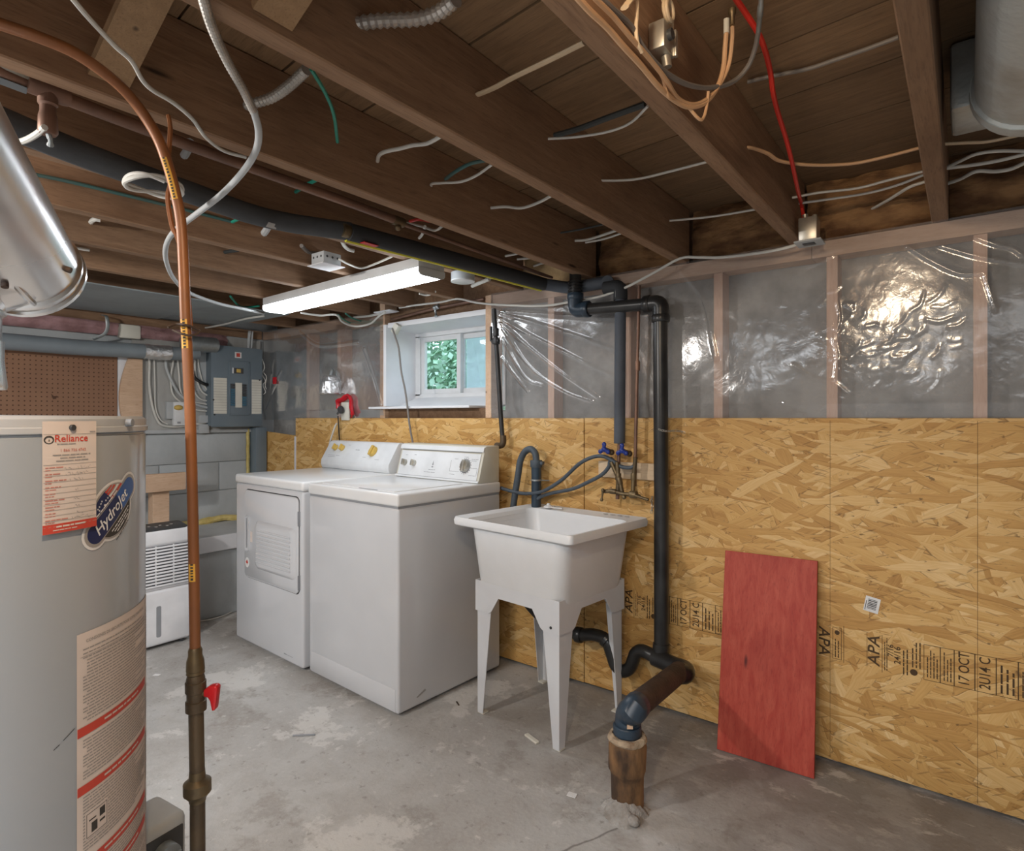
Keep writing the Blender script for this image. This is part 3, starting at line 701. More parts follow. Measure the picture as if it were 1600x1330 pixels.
b = B(); prism(b, [(-.215, .047), (-.165, .064), (-.172, .072), (-.22, .052)], hw, hw+.0004, PY); link('scuff_mark', b, SILV, w, False)
# ------------------------------------------------------------------ clothes dryer
d = thing('clothes_dryer', 'white clothes dryer with louvred front door and yellow console knobs', 'dryer', (-2.868, 1.985, 0), (0, 0, math.radians(-2.2)))
hw, hd = .343, .322
b = B(); box(b, (-hw, -hd, .014), (hw, hd, .872), bev=.014, seg=3); link('cabinet', b, ENAM, d, False)
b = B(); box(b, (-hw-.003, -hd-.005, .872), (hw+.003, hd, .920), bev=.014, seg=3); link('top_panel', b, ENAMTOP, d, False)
for sx in (-1, 1):
    for sy in (-1, 1): b = B(); rod(b, (sx*.29, sy*.27, 0), (sx*.29, sy*.27, .02), .018, 12); link('levelling_foot', b, DARK, d, False)
def front(x0, x1, z0, z1): return Matrix(((1, 0, 0, (x0+x1)/2), (0, 0, -1, -hd), (0, 1, 0, (z0+z1)/2), (0, 0, 0, 1)))   # local XY -> front face, Z out
dx0, dx1, dz0, dz1 = -.225, .312, .372, .842
Mf = front(dx0, dx1, dz0, dz1)
b = B(); prism(b, rr_pts(dx1-dx0+.008, dz1-dz0+.008, .03), -.006, .0008, Mf); link('door_gap', b, DARK, d, False)
b = B()
L = [[Mf @ Vector((x, y, h)) for x, y in rr_pts(dx1-dx0-2*i, dz1-dz0-2*i, .028)] for i, h in ((0, -.002), (0, .006), (.004, .010))]
loft(b, L, False, True); door = link('door', b, ENAM, d, False)
b = B(); Mp = front(-.10, .295, .435, .690)
L = [[Mp @ Vector((x, y, h)) for x, y in rr_pts(.395-2*i, .255-2*i, .03)] for i, h in ((0, .009), (.012, .020), (.022, .023))]
loft(b, L, False, True)
for k in range(9):
    z = -.085+k*.0205; tube(b, [Mp @ Vector((-.165+.002*k, z, .0235)), Mp @ Vector((.17, z, .0235))], .0052, 8, 1)
link('louvre_panel', b, ENAM, door, False)
b = B(); Mh = front(-.208, -.172, .515, .705)
loft(b, [[Mh @ Vector((x, y, h)) for x, y in rr_pts(.036-2*i, .19-2*i, .008)] for i, h in ((0, .008), (0, .017), (.004, .017), (.006, .0105))], False, True); h_ = link('door_handle', b, ENAM, door, False)
b = B(); box(b, (-.013, -.08, .0106), (.013, .08, .0112), M=Mh); link('handle_recess', b, GREYINK, h_, False)
b = B(); box(b, (-.011, -.028, .0100), (.011, .028, .0106), M=front(-.146, -.146, .595, .595)); link('instruction_sticker', b, PAPER, door, False)
Mm = front(-.192, -.192, .452, .452)
b = B(); prism(b, [(.021*math.cos(k/24*2*PI), .027*math.sin(k/24*2*PI)) for k in range(24)], .0100, .0106, Mm); st = link('round_sticker', b, WHI, door, False)
leaf = [(0, .016), (.0035, .010), (.007, .0115), (.006, .004), (.0115, .006), (.0135, .001), (.010, -.002), (.0105, -.0045), (.001, -.006), (.001, -.014)]
leaf = leaf + [(-x, y) for x, y in leaf[:0:-1]]
b = B(); poly(b, leaf, 0); b.transform(Mm @ Matrix.Translation((0, 0, .0109))); link('leaf_emblem', b, REDI, st, False)
for zc in (.74, .43): b = B(); box(b, (-.003, -.035, -.001), (.003, .035, .012), M=front(.318, .318, zc, zc)); link('door_hinge', b, GREYINK, d, False)
b = B(); box(b, (.17, -hd-.0006, .048), (.195, -hd, .053)); t = B(); microtext(t, .20, .255, 0, .004, random.Random(1)); t.transform(Matrix.Translation((0, -hd-.0006, .0505)) @ RX(90)); add(b, t); link('maker_badge', b, GREYINK, d, False)
b = B(); prism(b, [(.212, .920), (.203, .945), (.206, .972), (.272, 1.080), (.285, 1.088), (hd, 1.088), (hd, .920)], -.335, .330, PY, bev=.006); link('console', b, PANELW, d, False)
tl2 = math.degrees(math.atan2(.066, .108)); gy = lambda z: .206+(z-.972)*.066/.108
for x in (-.235, -.165): knob(d, 'selector_knob', x, gy(1.045)-.002, 1.045, -tl2, .019, GOLD)
knob(d, 'timer_knob', .145, gy(1.035)-.002, 1.035, -tl2, .032, GOLD)
b = B(); r = random.Random(2); Mt = Matrix.Translation((0, gy(.975), .975)) @ RX(-tl2) @ RX(90) @ Matrix.Translation((0, 0, .0008))
for x0, x1, y, h in ((-.28, -.21, .03, .003), (-.20, -.16, .03, .003), (-.28, -.20, .02, .003), (-.03, .01, .075, .005), (.07, .10, .03, .003), (.19, .23, .02, .003), (-.12, -.10, .105, .003)):
    t = B(); microtext(t, x0, x1, y, h, r); t.transform(Mt); add(b, t)
link('panel_print', b, GREYINK, d, False)
b = B(); tube(b, [(-3.167, 2.3, 1.194), (-3.187, 2.3, 1.169), (-3.234, 2.3, 1.078), (-3.261, 2.3, 0.987), (-3.268, 2.3, 0.892), (-3.261, 2.3, 0.789)], .0055, 8, 5)
link('power_cord', b, WHC, d)

# ------------------------------------------------------------------ laundry tub on legs
k = thing('laundry_tub', 'white moulded laundry tub on tapered steel legs beside the washing machine', 'sink', (-1.382, 2.062, 0), (0, 0, math.radians(-5.6)))
Rw, Rd, Rz = .625, .53, .815
def ring(w_, d_, r_, z_, cy=0): return [Vector((x, y, z_)) for x, y in rr_pts(w_, d_, r_, 6, 0, cy)]
b = B()
loft(b, [ring(.40, .38, .05, .508), ring(.435, .415, .06, .515), ring(.455, .435, .06, .545), ring(.51, .462, .055, .770), ring(.52, .468, .055, .792),
         ring(.605, .515, .02, .793), ring(.612, .522, .02, .780), ring(Rw, Rd, .018, .784), ring(Rw+.004, Rd+.004, .018, .802), ring(Rw-.004, Rd-.004, .02, .815), ring(Rw-.03, Rd-.03, .02, .812),
         ring(.545, .432, .05, .806, -.026), ring(.515, .412, .05, .785, -.026), ring(.44, .375, .06, .550, -.01), ring(.40, .34, .06, .530, -.01)], True, True)
basin = link('basin', b, TUB, k, False, smooth=35)
b = B(); rod(b, (0, 0, .5305), (0, 0, .533), .03, 20); link('drain_strainer', b, GALV, k, False)
b = B()
for i in range(4):
    bb = Matrix.Translation((.12+i*.036, .232, .8135)) @ Matrix.Rotation(.5, 4, 'Z'); prism(b, rr_pts(.020, .008, .0035, 3), 0, .0012, bb)
link('soap_dish_slots', b, GREYINK, basin, False)
# apron panels with arched cut-outs and L-section legs
AW, AD = .446, .428
def apron(half, w_):
    lw, za, zl, zt = .088, .502, .430, .556
    return [(-w_/2, zt), (-w_/2, zl), (-w_/2+lw-.012, zl), (-w_/2+lw+.004, zl+.010), (-w_/2+lw+.045, za), (w_/2-lw-.045, za), (w_/2-lw-.004, zl+.010), (w_/2-lw+.012, zl), (w_/2, zl), (w_/2, zt)]
for s in (-1, 1):
    b = B(); prism(b, apron(0, AW), 0, .004, Matrix(((1, 0, 0, 0), (0, 0, -1, s*AD/2+(.004 if s > 0 else 0)), (0, 1, 0, 0), (0, 0, 0, 1)))); link('apron', b, LEGW, k, False)
    b = B(); prism(b, apron(0, AD), 0, .004, Matrix(((0, 0, 1, s*AW/2-(.004 if s > 0 else 0)), (1, 0, 0, 0), (0, 1, 0, 0), (0, 0, 0, 1)))); link('apron', b, LEGW, k, False)
for sx in (-1, 1):
    for sy in (-1, 1):
        b = B()
        P = [(0, .438), (.078, .438), (.030, .004), (0, .004)]
        prism(b, [(-sx*p[0], p[1]) for p in P], 0, .003, Matrix(((1, 0, 0, sx*(AW/2-.006)), (0, 0, -1, sy*(AD/2-.006)), (0, 1, 0, 0), (0, 0, 0, 1))))
        prism(b, [(-sy*p[0], p[1]) for p in P], 0, .003, Matrix(((0, 0, 1, sx*(AW/2-.006)-(.003 if sx > 0 else 0)), (1, 0, 0, sy*(AD/2-.006)), (0, 1, 0, 0), (0, 0, 0, 1))))
        lg = link('leg', b, LEGW, k, False, smooth=20)
        ox, oy = sx*(AW/2-.004), sy*(AD/2-.004); b = B(); box(b, (min(ox, ox-sx*.034), min(oy, oy-sy*.034), 0), (max(ox, ox-sx*.034), max(oy, oy-sy*.034), .006), bev=.002); link('foot_cap', b, CREAM, lg, False)
b = B(); rod(b, (AW/2-.04, -AD/2-.006, .452), (AW/2-.04, -AD/2, .452), .0055, 10); link('leg_bolt', b, DARK, k, False)
b = B(); lathe(b, [(.022, 0), (.020, .008), (.010, .012), (.006, .02)], 14, Matrix.Translation((-1.54, 2.285, .813))); box(b, (-1.53, 2.275, .8135), (-1.46, 2.287, .819), bev=.002)
mesh_thing('sink_plug', 'small white sink plug lying on the back rim of the laundry tub', 'plug', b, WPLAS)

# ------------------------------------------------------------------ water heater
HC, HR = Vector((-1.237, .18, 0)), .27
h = thing('water_heater', 'light grey cylindrical gas water heater with service tag and warning label', 'water heater', HC)
b = B(); lathe(b, [(HR-.012, .02), (HR-.002, .024), (HR, .03), (HR, 1.203), (HR-.0015, 1.204), (HR-.0015, 1.206), (HR, 1.207)], 96); link('tank_shell', b, TANK, h, False, smooth=25)
b = B(); lathe(b, [(HR, 1.2075), (HR+.003, 1.209), (HR+.003, 1.216), (HR+.001, 1.2175), (HR+.001, 1.228), (HR-.006, 1.2325), (.05, 1.235)], 96); link('top_lid', b, TANKTOP, h, False, smooth=25)
for a in (0, 120, 240): b = B(); rod(b, (.2*math.cos(math.radians(a)), .2*math.sin(math.radians(a)), 0), (.2*math.cos(math.radians(a)), .2*math.sin(math.radians(a)), .03), .02, 10); link('base_foot', b, DARK, h, False)
def on_tank(bm, off, M=None, strips=.006):                  # wrap a flat drawing (x = arc length, y = height) round the shell
    if M is not None: bm.transform(M)
    xs = [v.co.x for v in bm.verts]
    x = min(xs)+strips
    while x < max(xs)-1e-4:
        bmesh.ops.bisect_plane(bm, geom=bm.verts[:]+bm.edges[:]+bm.faces[:], plane_co=(x, 0, 0), plane_no=(1, 0, 0)); x += strips
    for v in bm.verts:
        a = v.co.x/HR; rr = HR+off+v.co.z; v.co = (rr*math.cos(a), rr*math.sin(a), v.co.y)
    return bm
def arc(deg): return math.radians(deg)*HR
# screw near the rim
b = B(); rod(b, (.2*1, .186, 1.2225), (.2*1+.006, .192, 1.2225), .006, 12); link('rim_screw', b, GREYINK, h, False)
# service tag hung on a magnet
g = thing('service_tag', 'pinkish paper service tag held by a round magnet on the water heater', 'tag', HC+Vector((.26, .09, 1.15)))
tx0, tx1, tz0, tz1 = arc(13.1), arc(28.6), 1.0745, 1.2252; tw = tx1-tx0
b = B(); quad(b, tx0, tz0, tx1, tz1); on_tank(b, .0058)
for v in b.verts: v.co += HC
paper = link('paper_sheet', b, PAPER, g, smooth=60)
def tagpart(name, bm, m, off=.0064, par=None):
    on_tank(bm, off)
    for v in bm.verts: v.co += HC
    return link(name, bm, m, par or g, smooth=None)
b = B(); quad(b, tx0, tz0, tx1, tz0+.0125); tagpart('red_band', b, REDI)
b = B(); r = random.Random(4); microtext(b, tx0+.016, tx1-.018, tz0+.0085, .0035, r); microtext(b, tx0+.012, tx1-.03, tz0+.004, .002, r); tagpart('band_print', b, PAPER, .0068)
b = B(); text(b, 'Reliance', .0135, Matrix.Translation((tx0+.0365, 1.2015, 0))); tagpart('tag_heading', b, REDI)
b = B(); text(b, '1 866 736 4742', .0056, Matrix.Translation(((tx0+tx1)/2+.002, 1.1855, 0)))
for i in range(9): microtext(b, tx0+.003, tx0+.003+r.uniform(.011, .028), 1.163-.0088*i, .0022, r); microtext(b, tx0+.003, tx0+.003+r.uniform(.008, .016), 1.1595-.0088*i, .0019, r)
tagpart('tag_red_print', b, REDL)
b = B()
for q in range(12): z = 1.1665-.0075*q-(.001 if q > 2 else 0); quad(b, tx0+.001, z, tx1-.001, z+.0005)
quad(b, tx0+.001, 1.2075, tx1-.001, 1.2080)
microtext(b, tx0+.017, tx0+.043, 1.1945, .0022, r); microtext(b, tx0+.012, tx1-.010, 1.1795, .0025, r); microtext(b, tx0+.021, tx1-.018, 1.1755, .0025, r); microtext(b, tx0+.016, tx1-.012, 1.1715, .0025, r); microtext(b, tx1-.011, tx1-.002, 1.2105, .002, r)
tagpart('tag_black_print', b, GINK)
b = B(); Q = [(tx0+.0075+.0062*math.cos(a), 1.2005+.0055*math.sin(a)) for a in [k/20*2*PI for k in range(20)]]; q2 = [(tx0+.0075+.0045*math.cos(a), 1.2000+.0038*math.sin(a)) for a in [k/20*2*PI for k in range(20)]]
for i in range(20): b.faces.new([b.verts.new((*p, 0)) for p in (Q[i], Q[(i+1) % 20], q2[(i+1) % 20], q2[i])])
poly(b, [(tx0+.0068, 1.1985), (tx0+.0085, 1.1985), (tx0+.0077, 1.2025)]); tagpart('tag_emblem', b, BLKI)
# handwriting: loose pen strokes
b = B(); r = random.Random(12)
for z, xa, xb in ((1.1605, .026, .066), (1.1522, .028, .060), (1.1445, .032, .052), (1.130, .040, .047), (1.117, .038, .05), (1.107, .038, .051), (1.0985, .038, .052), (1.0915, .036, .068)):
    x = tx0+xa; P = []
    while x < tx0+xb: P.append((x, z+r.uniform(-.0022, .003))); x += r.uniform(.0009, .0022)
    for (xa_, za_), (xb_, zb_) in zip(P, P[1:]):
        if r.random() < .2: continue
        b.faces.new([b.verts.new((p, q, 0)) for p, q in ((xa_, za_), (xb_, zb_), (xb_+.0003, zb_+.0006), (xa_+.0003, za_+.0006))])
tagpart('handwriting', b, GINK)
am = (tx0+tx1)/2/HR
b = B(); lathe(b, [(.0042, 0), (.0042, .003), (.0035, .0038)], 16, axis(HC+Vector(((HR+.006)*math.cos(am), (HR+.006)*math.sin(am), 1.2165)), (math.cos(am), math.sin(am), 0))); link('magnet', b, CHAR, g)
# oval brand sticker, tilted
SXc, SZc = arc(37.2), 1.092; ta = math.radians(40)
Mt = Matrix.Translation((SXc, SZc, 0)) @ Matrix.Rotation(ta, 4, 'Z')
def capsule(L_, w_, n=10):
    out = []
    for k2 in range(n+1): a = -PI/2+PI*k2/n; out.append((L_/2-w_/2+w_/2*math.cos(a), w_/2*math.sin(a)))
    for k2 in range(n+1): a = PI/2+PI*k2/n; out.append((-L_/2+w_/2+w_/2*math.cos(a), w_/2*math.sin(a)))
    return out
def oval(a_, b_, cx=0, cy=0, n=36): return [(cx+a_*math.cos(k2/n*2*PI), cy+b_*math.sin(k2/n*2*PI)) for k2 in range(n)]
def stick(name, pts_list, m, off, par=h):
    b = B()
    for P in pts_list: poly(b, P)
    on_tank(b, off, Mt); return link(name, b, m, par, False, smooth=None)
stk = stick('brand_sticker', [oval(.049, .042, -.002)], WHI, .0006); stick('brand_sticker', [capsule(.142, .043)], WHI, .0009)
stick('sticker_print', [oval(.045, .0385, -.002)], SILV, .0012, stk)
stick('sticker_print', [capsule(.134, .037)], SILV, .0013, stk)
ov = lambda x, s_: s_*.0355*math.sqrt(max(0, 1-((x+.002)/.043)**2))
stick('sticker_print', [[(-.040+.077*i/14, ov(-.040+.077*i/14, -1)) for i in range(15)] + [(.037, -.016), (-.040, -.016)]], BLKI, .0015, stk)
stick('sticker_print', [[(-.038+.043*i/8, ov(-.038+.043*i/8, 1)) for i in range(9)][::-1] + [(-.038, .016), (.005, .016)]], NAVY, .0015, stk)
for j in range(4):
    y0, y1 = .0165+j*.0048, .0165+j*.0048+.0036
    xe = .037-j*.006
    stick('sticker_print', [[(.006-j*.001, y0), (xe, y0+.001), (xe-.003, y1+.001), (.016, y1-.001), (.005-j*.001, y1)]], REDI if j != 1 else WHI, .0016, stk)
r = random.Random(3); stars = []
for i in range(11):
    cx, cy, s_ = r.uniform(-.030, .001), r.uniform(.019, .030), .0019
    if cy < ov(cx, 1)-.003: stars.append([(cx+(s_ if q % 2 == 0 else s_*.45)*math.sin(q*PI/5), cy+(s_ if q % 2 == 0 else s_*.45)*math.cos(q*PI/5)) for q in range(10)])
stick('sticker_print', stars, WHI, .0018, stk)
stick('sticker_print', [capsule(.124, .029)], NAVY, .0015, stk)
stick('sticker_print', [[(.015+.001, .0145), (.015, -.0145)] + capsule(.124, .029)[:11]], BLUI, .0017, stk)
b = B(); text(b, 'HydroJet', .0225, Matrix.Translation((-.006, .0005, 0)), .25, 1.0); on_tank(b, .0021, Mt); link('sticker_lettering', b, WHI, stk, False, smooth=None)
b = B(); microtext(b, -.035, .025, .0185, .003, r); 
for i in range(3): microtext(b, -.026+.004*i, .026-.004*i, -.0205-.0045*i, .0028, r)
on_tank(b, .0021, Mt); link('sticker_lettering', b, WHI, stk, False, smooth=None)
b = B(); microtext(b, -.028, .012, -.0385, .0024, r); on_tank(b, .0016, Mt); link('sticker_lettering', b, BLKI, stk, False, smooth=None)
# big warning label wrapped round the shell
lx0, lx1, lz0, lz1 = arc(23.2), arc(68), .42, .925
b = B(); quad(b, lx0, lz0, lx1, lz1); on_tank(b, .0006); lab = link('warning_label', b, PAPER, h, False, smooth=60)
b = B(); r = random.Random(21)
text(b, 'CONSIGNES DE SECURITE POUR VOTRE CHAUFFE-EAU', .0062, Matrix.Translation(((lx0+arc(61.5))/2, lz1-.013, 0)))
quad(b, lx0+.005, lz1-.034, arc(61), lz1-.0335); quad(b, arc(61.6), lz0, arc(61.9), lz1-.004)
z = lz1-.024
while z > lz0+.02:
    skip = any(abs(z-q) < .011 for q in (.786, .703, .60))
    if not skip:
        ind = r.choice((0, 0, 0, .006)); microtext(b, lx0+.009+ind, arc(60.6)-r.choice((0, 0, 0, .02, .05)), z, .0027, r)
        microtext(b, arc(62.5), lx1-.003, z, .0027, r)
    z -= .0045 if z < .89 else .0060
on_tank(b, .0010, None, .012); link('label_print', b, GINK, lab, False, smooth=None)
for z in (.786, .703, .595, .555): b = B(); quad(b, lx0+.0005, z-.007, arc(61), z+.006); on_tank(b, .0012); link('label_red_bar', b, REDI, lab, False, smooth=None)
b = B()
for z in (.786, .703, .595, .555): microtext(b, lx0+.045, arc(52), z, .0045, r)
on_tank(b, .0015); link('label_bar_print', b, PAPER, lab, False, smooth=None)
b = B(); quad(b, lx0+.012, .628, lx0+.052, .668); on_tank(b, .0013); pic = link('label_diagram', b, PAPER, lab, False, smooth=None)
b = B()
for x0, y0, x1, y1 in ((.014, .630, .0148, .664), (.049, .630, .0498, .664), (.014, .630, .0498, .6308), (.014, .6632, .0498, .664), (.022, .634, .032, .648), (.036, .640, .046, .643), (.036, .648, .046, .660), (.018, .652, .03, .654)): quad(b, lx0+x0, y0, lx0+x1, y1)
on_tank(b, .0015); link('diagram_lines', b, BLKI, pic, False, smooth=None)
b = B(); r = random.Random(5); P = [(arc(16.5), .781), (arc(18.2), .785), (arc(18.3), .7842), (arc(16.6), .7803)]; poly(b, P); poly(b, [(arc(19.2), .788), (arc(22.6), .797), (arc(22.5), .7955), (arc(19.3), .7872)]); on_tank(b, .0004); link('scuff_mark', b, BLKI, h, False, smooth=None)
# gas control on the far side of the tank
Mg = Matrix.Translation((0, 0, 0)) @ Matrix.Rotation(math.radians(97), 4, 'Z')     # local X points out of the shell
b = B(); box(b, (HR-.01, -.052, .335), (HR+.088, .052, .452), bev=.014, M=Mg, seg=3); gc = link('gas_control', b, GREYW, h, False)
b = B(); box(b, (HR+.003, -.0545, .345), (HR+.078, -.050, .430), bev=.002, M=Mg); link('control_face', b, CHAR, gc, False)
b = B(); rod(b, Mg @ Vector((HR+.04, -.054, .395)), Mg @ Vector((HR+.04, -.075, .395)), .022, 20); rod(b, Mg @ Vector((HR+.02, -.054, .36)), Mg @ Vector((HR+.02, -.068, .36)), .008, 12); box(b, (HR+.02, -.08, .391), (HR+.06, -.074, .399), M=Mg); link('control_knob', b, GALV, gc, False)
b = B(); box(b, (HR+.0885, -.035, .36), (HR+.0892, .03, .42), M=Mg); link('control_label', b, WPLAS, gc, False)
# draft hood and vent connector
b = B()
for a in (20, 110, 200, 290): box(b, (.075, -.012, 1.232), (.078, .012, 1.29), M=Matrix.Rotation(math.radians(a), 4, 'Z'))
lathe(b, [(.082, 1.275), (.083, 1.28), (.079, 1.32), (.079, 1.35), (.076, 1.35)], 32); link('draft_hood', b, FLUE, h, False, smooth=30)
v = thing('flue_pipe', 'shiny metal flue pipe elbow above the water heater, top left of the photo', 'flue', (-1.237, .18, 1.36))
e0 = Vector((-1.237, .18, 1.34)); E1 = Vector((-1.228, .262, 1.492)); dU = Vector((.338, -.195, .130)).normalized()
VR = .078
E1 = Vector([(-1.227, 0.275, 1.492)][0])
e0 = Vector((-1.237, .18, 1.335)); dl = Vector((0, 0, 1)); b = B(); rod(b, e0, e0+dl*.06, VR-.002, 36); link('riser', b, FLUE, v, smooth=30)
b = B()                                                      # gored elbow
P = [e0+dl*.05, e0+dl*.075, e0+dl*.11+(E1-e0-dl*.11)*.3, E1-(E1-e0-dl*.11)*.15, E1+dU*.03]
tube(b, P, VR-.001, 36, 4); elb = link('elbow', b, FLUE, v, smooth=30)
for q, dd in ((e0+dl*.06, dl), (E1-(E1-e0-dl*.11)*.22, (E1-e0-dl*.11).normalized()+dU*.3)):
    b = B(); n_ = dd.normalized(); rod(b, q-n_*.005, q+n_*.005, 0, 36, [(VR, 0), (VR+.004, .003), (VR+.004, .007), (VR, .01)]); link('elbow_seam', b, FLUE, elb, smooth=30)
b = B(); rod(b, E1-dU*.05, E1+dU*1.2, VR, 40, [(VR+.0005, 0), (VR+.006, .002), (VR+.006, .010), (VR+.002, .013), (VR+.002, .022), (VR+.005, .024), (VR+.005, .030), (VR, .034), (VR, 1.25)]); pipe = link('pipe_length', b, FLUE, v, smooth=30)
nrm = dU.cross(Vector((0, 0, 1))).normalized(); upv = nrm.cross(dU)
for ang, t_ in ((200, .02), (265, .05)):
    a = math.radians(ang); n_ = (nrm*math.cos(a)+upv*math.sin(a)); b = B(); rod(b, E1+dU*t_+n_*(VR-.002), E1+dU*t_+n_*(VR+.006), .005, 10); link('sheet_screw', b, RUST, v)

# ================================================================== PLUMBING
def pipe(name, label, cat, pts, r, m, n=1, seg=14, group=None):
    b = B(); tube(b, pts, r, seg, n); return mesh_thing(name, label, cat, b, m, group)
def rounded(pts, rad=.05, n=5):                              # polyline with rounded corners
    P = [Vector(p) for p in pts]; out = [P[0]]
    for a, c, d_ in zip(P, P[1:], P[2:]):
        u, w_ = (a-c), (d_-c); k2 = min(rad, u.length*.45, w_.length*.45); u.normalize(); w_.normalize()
        p0, p1 = c+u*k2, c+w_*k2
        for i in range(n+1): t = i/n; out.append(p0*(1-t)**2+c*2*t*(1-t)+p1*t*t)
    return out+[P[-1]]
def collar(bm, c, d_, r, L): c = Vector(c); d_ = Vector(d_).normalized(); rod(bm, c-d_*L/2, c+d_*L/2, r, 18, [(r*.94, 0), (r, L*.1), (r, L*.9), (r*.94, L)])

# ---- black vent and drain assembly
VP = [(-0.966, 2.285, 1.684), (-0.993, 2.285, 0.585), (-1.007, 2.285, 0.281)]
dr = thing('drain_assembly', 'black plastic drain and vent pipe running beside the laundry tub into the clay floor stub', 'drain pipe', (-.96, 2.28, 0))
XV = (VP[0][0]+VP[2][0])/2; YV = 2.285; ZH = 1.700
XH = [(-1.395, 2.285, 1.734)][0][0]
b = B(); tube(b, [(XV-.005, YV, ZH-.03), (XV, YV, .9), (XV, YV, .30)], .0295, 18, 1); link('vertical_pipe', b, ABS, dr)
b = B(); tube(b, rounded([(XH+.03, YV, ZH+.012), (XV-.04, YV, ZH)], .02), .0265, 16, 1); link('vent_arm', b, ABS, dr)
b = B(); tube(b, rounded([(XV-.06, YV, ZH), (XV-.003, YV, ZH), (XV-.003, YV, ZH-.07)], .05), .034, 18, 1); collar(b, (XV-.06, YV, ZH), (1, 0, 0), .037, .03); collar(b, (XV-.003, YV, ZH-.065), (0, 0, 1), .037, .03); link('top_elbow', b, ABS, dr)
b = B(); tube(b, rounded([(XH+.06, YV, ZH+.012), (XH, YV, ZH+.012), (XH, YV, ZH+.075)], .05), .034, 18, 1); collar(b, (XH+.06, YV, ZH+.012), (1, 0, 0), .037, .028); collar(b, (XH, YV, ZH+.075), (0, 0, 1), .037, .028); link('vent_elbow', b, ABSB, dr)
b = B(); rod(b, (XH, YV, ZH+.075), (XH, YV, 2.09), .027, 16)
for i in range(4): collar(b, (XH, YV, ZH+.098+i*.014), (0, 0, 1), .034, .008)
link('vent_stack', b, ABS, dr)
TZ = .262
TP = [(-1.419, 2.27, 0.276), (-1.366, 2.27, 0.265), (-1.291, 2.27, 0.282), (-1.231, 2.27, 0.273), (-1.204, 2.27, 0.219), (-1.185, 2.27, 0.175), (-1.155, 2.27, 0.158), (-1.12, 2.27, 0.181), (-1.102, 2.27, 0.223), (-1.091, 2.27, 0.249), (-1.062, 2.27, 0.267), (-1, 2.27, 0.253)]
b = B(); tube(b, TP, .027, 14, 4); collar(b, TP[1], Vector(TP[2])-Vector(TP[0]), .034, .03); collar(b, TP[3], Vector(TP[4])-Vector(TP[2]), .033, .02); link('trap', b, ABS, dr)
b = B(); tube(b, [(TP[0][0]-.16, 2.16, .40), (TP[0][0]-.11, 2.2, .33), (TP[0][0]-.05, 2.25, .29), TP[0]], .021, 12, 4); link('tail_piece', b, ABS, dr)
QA = Vector(TP[-1]); EL = Vector([(-0.881, 2.24, 0.247)][0])
b = B(); tube(b, [QA-Vector((.01, 0, 0)), (QA+EL)/2, EL], .034, 16, 4); rod(b, (XV, YV, .31), (XV, YV-.005, QA.z), .034, 16); link('tee_fitting', b, ABS, dr)
FE = Vector([(-0.819, 1.7, 0.329)][0])
b = B(); tube(b, [EL-Vector((.035, 0, -.002)), EL+Vector((.008, .0, 0)), EL+Vector((.022, -.035, 0)), EL+(FE-EL)*.13], .037, 18, 5); link('side_elbow', b, ABS, dr)
b = B(); rod(b, EL+(FE-EL)*.08, FE, .0385, 20); link('iron_run', b, RUST, dr)
CT = Vector([(-0.85, 1.705, 0.225)][0])
b = B(); tube(b, [FE+(EL-FE).normalized()*.02, FE-(EL-FE).normalized()*.018+Vector((0, 0, -.006)), Vector((CT.x, CT.y+.01, FE.z-.045)), Vector((CT.x, CT.y, CT.z-.02))], .0415, 20, 6)
collar(b, (CT.x, CT.y, CT.z+.022), (0, 0, 1), .0445, .03); link('street_elbow', b, ABSB, dr)
b = B(); box(b, (-.009, -.0005, -.016), (.009, .0006, .016), M=Matrix.Translation((CT.x+.0265, CT.y-.0345, CT.z+.060)) @ Matrix.Rotation(math.radians(38), 4, 'Z')); link('pipe_label', b, PINE, dr)
cl = thing('clay_drain_stub', 'brown clay drain stub standing out of the floor with crumbling mortar round it', 'drain pipe', (CT.x, CT.y, 0))
b = B(); lathe(b, [(.050, 0), (.050, .10), (.053, .115), (.058, .125), (.059, .20), (.056, .222), (.047, .224), (.045, .15)], 32, Matrix.Translation((CT.x, CT.y, 0)))
for v_ in b.verts: v_.co += Vector((noise.noise(v_.co*18), noise.noise(v_.co*18+Vector((5, 0, 0))), 0))*.0045
link('clay_hub', b, CLAY, cl)
b = B(); lathe(b, [(.058, .214), (.061, .220), (.057, .232), (.048, .234), (.0445, .228)], 32, Matrix.Translation((CT.x, CT.y, 0)))
for v_ in b.verts: v_.co += noise.noise_vector(v_.co*40)*.004
link('sealing_ring', b, MORT, cl)
b = B(); bmesh.ops.create_grid(b, x_segments=34, y_segments=34, size=.12, matrix=Matrix.Translation((CT.x+.005, CT.y-.015, .004)))
for v_ in b.verts:
    d_ = math.hypot(v_.co.x-CT.x, v_.co.y-CT.y+.01); v_.co.z = max(-.004, (.074-d_)*1.15-.012+.03*noise.noise(v_.co*20)+.014*noise.noise(v_.co*60)+.02*max(0, CT.y-v_.co.y)/.07) if d_ < .11 else -.004
link('mortar_skirt', b, CEM, cl, smooth=80)
b = B(); ball(b, [(-0.795, 1.638, 0.015)][0], .020, 2, (1, 1, .8)); link('mortar_lump', b, CEM, cl, smooth=80)

